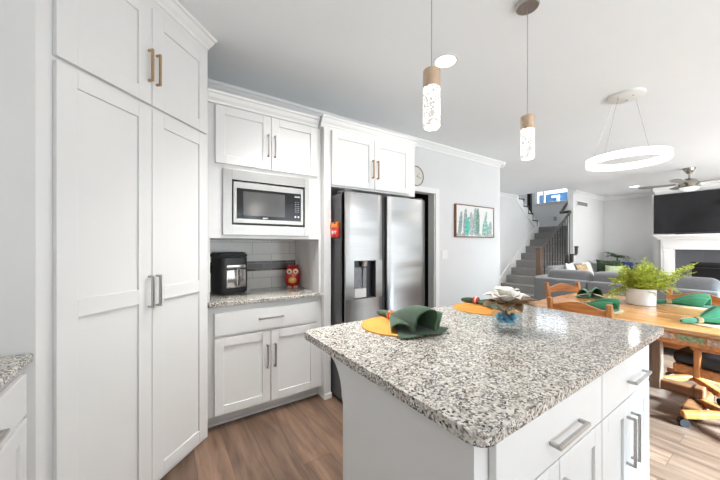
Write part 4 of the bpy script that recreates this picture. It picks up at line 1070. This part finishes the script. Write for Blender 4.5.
# ------------------------------------------------------------------ dining table
TX0, TX1, TY0, TY1, TZ = 2.90, 4.25, .14, 1.50, .76
tcx, tcy = (TX0 + TX1) / 2, (TY0 + TY1) / 2
tb = thing('dining_table', 'square honey oak trestle dining table with inlaid tile band', 'table', (tcx, tcy, 0))
hx, hy = (TX1 - TX0) / 2, (TY1 - TY0) / 2
b = BM(); box(b, -hx, hx, -hy, hy, TZ - .03, TZ, .008); obj('tabletop', b, 'tabletop', tb)
for nm_, x0_, x1_, y0_, y1_ in (('a', -hx + .03, -hx + .055, -hy + .03, hy - .03), ('b', hx - .055, hx - .03, -hy + .03, hy - .03), ('c', -hx + .055, hx - .055, -hy + .03, -hy + .055), ('d', -hx + .055, hx - .055, hy - .055, hy - .03)):
    b = BM(); box(b, x0_, x1_, y0_, y1_, TZ - .115, TZ - .03, .003); ap = obj('apron', b, 'oakh', tb)
    if nm_ == 'a':
        M['inlay_g'] = pm('green_stone_inlay', (.26, .30, .15), .5, noise=.5, nscale=60)
        M['inlay_p'] = pm('pink_stone_inlay', (.50, .33, .25), .5, noise=.5, nscale=60)
        yy_ = y0_ + .04; i = 0
        while yy_ < y1_ - .12:
            b = BM(); box(b, x0_ - .003, x0_ + .002, yy_, yy_ + .125, TZ - .085, TZ - .045, .001); obj('inlay_tile', b, 'inlay_g' if i % 2 else 'inlay_p', ap); yy_ += .135; i += 1
for dy in (.35, -.10):
    b = BM(); box(b, -.055, .055, dy - .055, dy + .055, .10, TZ - .115, .006); obj('post', b, 'oakgrey', tb)
b = BM(); box(b, -.045, .045, -.36, .40, .10, .18, .01); box(b, -.05, .05, -.40, -.34, .105, .19, .01); obj('stretcher', b, 'oakdark', tb)
b = BM(); box(b, -.26, .30, .29, .41, .0, .09, .02); obj('foot_beam', b, 'oakdark', tb)
b = BM(); box(b, -.26, .30, -.42, -.30, .0, .09, .02); obj('foot_beam', b, 'oakdark', tb)

def make_chair(label, group):
    t = thing('dining_chair', label, 'chair', (0, 0, 0), 0, group)
    b = BM(); box(b, -.225, .225, -.235, .215, .455, .55, .036, 4); obj('seat_cushion', b, 'leather', t, smooth=True)
    b = BM(); box(b, -.235, .235, -.225, .225, .40, .46, .008); obj('seat_frame', b, 'oakh', t)
    for s_ in (-1, 1):
        b = BM(); bar(b, (s_ * .205, .205, .40), (s_ * .205, .295, .875), .036, .045, .008, (0, 1, 0)); obj('back_post', b, 'oak', t)
    def curved(z0, z1, th, dep, y_, name, mt):
        b = BM(); n_ = 14; pts = []
        for i in range(n_ + 1):
            u = i / n_ * 2 - 1; pts.append((u * .20, y_ + dep * (1 - u * u), .022 * math.cos(u * PI) * 1.0))
        for i in range(n_):
            (xa, ya, za), (xb, yb, zb) = pts[i], pts[i + 1]
            vv = [b.verts.new(p) for p in ((xa, ya - th, z0 + za * .4), (xb, yb - th, z0 + zb * .4), (xb, yb + th, z0 + zb * .4), (xa, ya + th, z0 + za * .4), (xa, ya - th, z1 + za), (xb, yb - th, z1 + zb), (xb, yb + th, z1 + zb), (xa, ya + th, z1 + za))]
            for f in ((0, 3, 2, 1), (4, 5, 6, 7), (0, 1, 5, 4), (2, 3, 7, 6)): b.faces.new([vv[q_] for q_ in f])
            if i == 0: b.faces.new([vv[q_] for q_ in (3, 0, 4, 7)])
            if i == n_ - 1: b.faces.new([vv[q_] for q_ in (1, 2, 6, 5)])
        bmesh.ops.remove_doubles(b, verts=list(b.verts), dist=1e-5)
        obj(name, b, mt, t, smooth=True)
    curved(.765, .842, .011, .022, .272, 'crest_rail', 'oakh')
    curved(.62, .68, .010, .020, .25, 'back_slat', 'oakh')
    for s_ in (-1, 1):
        b = BM(); bar(b, (s_ * .228, .245, .615), (s_ * .235, -.13, .60), .055, .028, .010); obj('armrest', b, 'oakh', t)
        b = BM(); bar(b, (s_ * .232, -.10, .40), (s_ * .232, -.10, .59), .05, .03, .006); obj('arm_support', b, 'oak', t)
    b = BM(); cyl(b, (0, 0, .10), (0, 0, .40), .028, seg=18); lathe(b, [(.06, .36), (.07, .40)], (0, 0, 0), 18); obj('column', b, 'bluegrey', t, smooth=True)
    for k in range(4):
        a = R(45 + 90 * k); ca, sa = math.cos(a), math.sin(a)
        b = BM(); bar(b, (.02 * ca, .02 * sa, .12), (.27 * ca, .27 * sa, .085), .055, .05, .012); lg = obj('base_leg', b, 'oak', t)
        b = BM(); px_, py_ = .26 * ca, .26 * sa
        for o_ in (-.012, .012): cyl(b, (px_ - sa * (o_ - .008), py_ + ca * (o_ - .008), .030), (px_ - sa * (o_ + .008), py_ + ca * (o_ + .008), .030), .030, seg=16)
        cyl(b, (px_, py_, .03), (px_, py_, .075), .008, seg=8); obj('caster', b, 'black', lg, smooth=True)
    return t
G = 'caster chairs around the dining table'
chA = make_chair('oak armchair with black seat whose curved back is nearest the island', G)
chA.location = (3.085, 1.005, 0); chA.rotation_euler = (0, 0, R(90))
dup(chA, (3.90, 1.35, 0), R(-27), 'oak armchair turned at the left end of the table in front of the sofa')
dup(chA, (3.33, .27, 0), R(172), 'oak armchair with black seat tucked in at the right edge of the photo')
dup(chA, (4.02, .54, 0), R(-90), 'oak armchair on the far side of the table with its curved back towards the fireplace')
# placemats, napkins and potted fern on the dining table
pmx = 'straw placemats on the dining table'
nring = ('tan', 'tan', 'tan')
for (x, y, lab, nlab, rlab, rz, sc) in (
    (3.22, 1.00, 'round straw placemat at the chair nearest the island', 'emerald napkin on the placemat nearest the island chair', 'tan napkin ring on the emerald napkin nearest the island', R(-75), 1.0),
    (3.90, 1.27, 'round straw placemat at the left end of the dining table', 'emerald napkin at the left end of the dining table', 'tan napkin ring at the left end of the dining table', R(200), 1.25),
    (3.27, .34, 'round straw placemat at the right edge of the photo', 'large emerald napkin on the placemat at the right edge', 'tan napkin ring on the large emerald napkin at the right edge', R(-35), 1.2),
    (4.05, .60, 'round straw placemat behind the potted fern before the far chair', 'emerald napkin right of the potted fern before the far chair', 'tan napkin ring right of the potted fern before the far chair', R(-60), 1.2)):
    placemat('placemat', lab, pmx, (x, y), .17, 'placefar', TZ + .0005)
    nx_, ny_ = x - .09 * math.cos(rz) * sc, y - .09 * math.sin(rz) * sc
    n_ = napkin(nlab, 'emerald napkins on the dining table', (nx_, ny_, TZ + .0085), rz, 'napgreen2', rlab, sc * .95, .11, (1.5 if y < .5 else 1.0), nring, int(x * 10))
fe = thing('potted_fern', 'bright green fern in a white round pot on the dining table', 'plant', (3.80, .85, TZ + .0005))
b = BM(); lathe(b, [(.098, 0), (.106, .004), (.110, .150), (.108, .153), (.101, .151), (.10, .125)], (0, 0, 0), 40); obj('pot', b, 'pot', fe, smooth=True)
b = BM(); cyl(b, (0, 0, .11), (0, 0, .126), .1005, seg=32); obj('soil', b, 'soil', fe)
b = BM(); rnd = random.Random(11)
def plume(bm, base, az, L, up, droop, rnd, dens=1.0):
    # a feathery stem: short side sprigs, each with needle-fine leaflets
    n_ = max(6, int(L * 40)); pts = []
    for i in range(n_ + 1):
        u = i / n_
        pts.append(Vector((base[0] + math.cos(az) * L * u + rnd.uniform(-.004, .004), base[1] + math.sin(az) * L * u, base[2] + up * u - droop * u * u)))
    tube(bm, pts, .0018, 4, cap=False)
    for i in range(2, n_ + 1):
        d = (pts[i] - pts[i - 1]).normalized(); s = d.cross(Vector((0, 0, 1))).normalized()
        ll = .055 * math.sin(PI * (.22 + .72 * i / n_))
        for sg in (-1, 1):
            dv = (s * sg * .8 + d * .55 + Vector((0, 0, rnd.uniform(-.25, .35)))).normalized()
            for q_ in range(3):
                o_ = pts[i] + dv * ll * (.25 + .33 * q_)
                for sg2 in (-1, 1, 0):
                    e_ = (dv * .8 + d.cross(dv) * rnd.uniform(-.5, .5) + (d * sg2 * .8)).normalized() * ll * .5
                    w_ = e_.cross(Vector((rnd.uniform(-1, 1), rnd.uniform(-1, 1), rnd.uniform(-1, 1)))).normalized() * .0034
                    a = bm.verts.new(o_); m1 = bm.verts.new(o_ + e_ * .5 + w_); m2 = bm.verts.new(o_ + e_ * .5 - w_); t_ = bm.verts.new(o_ + e_)
                    bm.faces.new((a, m1, t_, m2))
for i in range(40):
    plume(b, (rnd.uniform(-.07, .07), rnd.uniform(-.07, .07), .12), rnd.uniform(0, 2 * PI), rnd.uniform(.05, .16), rnd.uniform(.08, .26), .03, rnd)
for i in range(95):
    az = rnd.uniform(0, 2 * PI); L = rnd.uniform(.05, .23)
    plume(b, (rnd.uniform(-.06, .06), rnd.uniform(-.06, .06), .13), az, L, rnd.uniform(.16, .36) * (1.1 - L), rnd.uniform(.02, .20), rnd)
for az_, up_ in ((-52, .26), (-56, .22), (-47, .29), (-60, .30)): plume(b, (0, -.05, .13), R(az_), .33, up_ + .03, .06, rnd)
for az_ in (100, 130, 150): plume(b, (0, .05, .13), R(az_), .24, .06, .16, rnd)
obj('foliage', b, 'fern', fe)
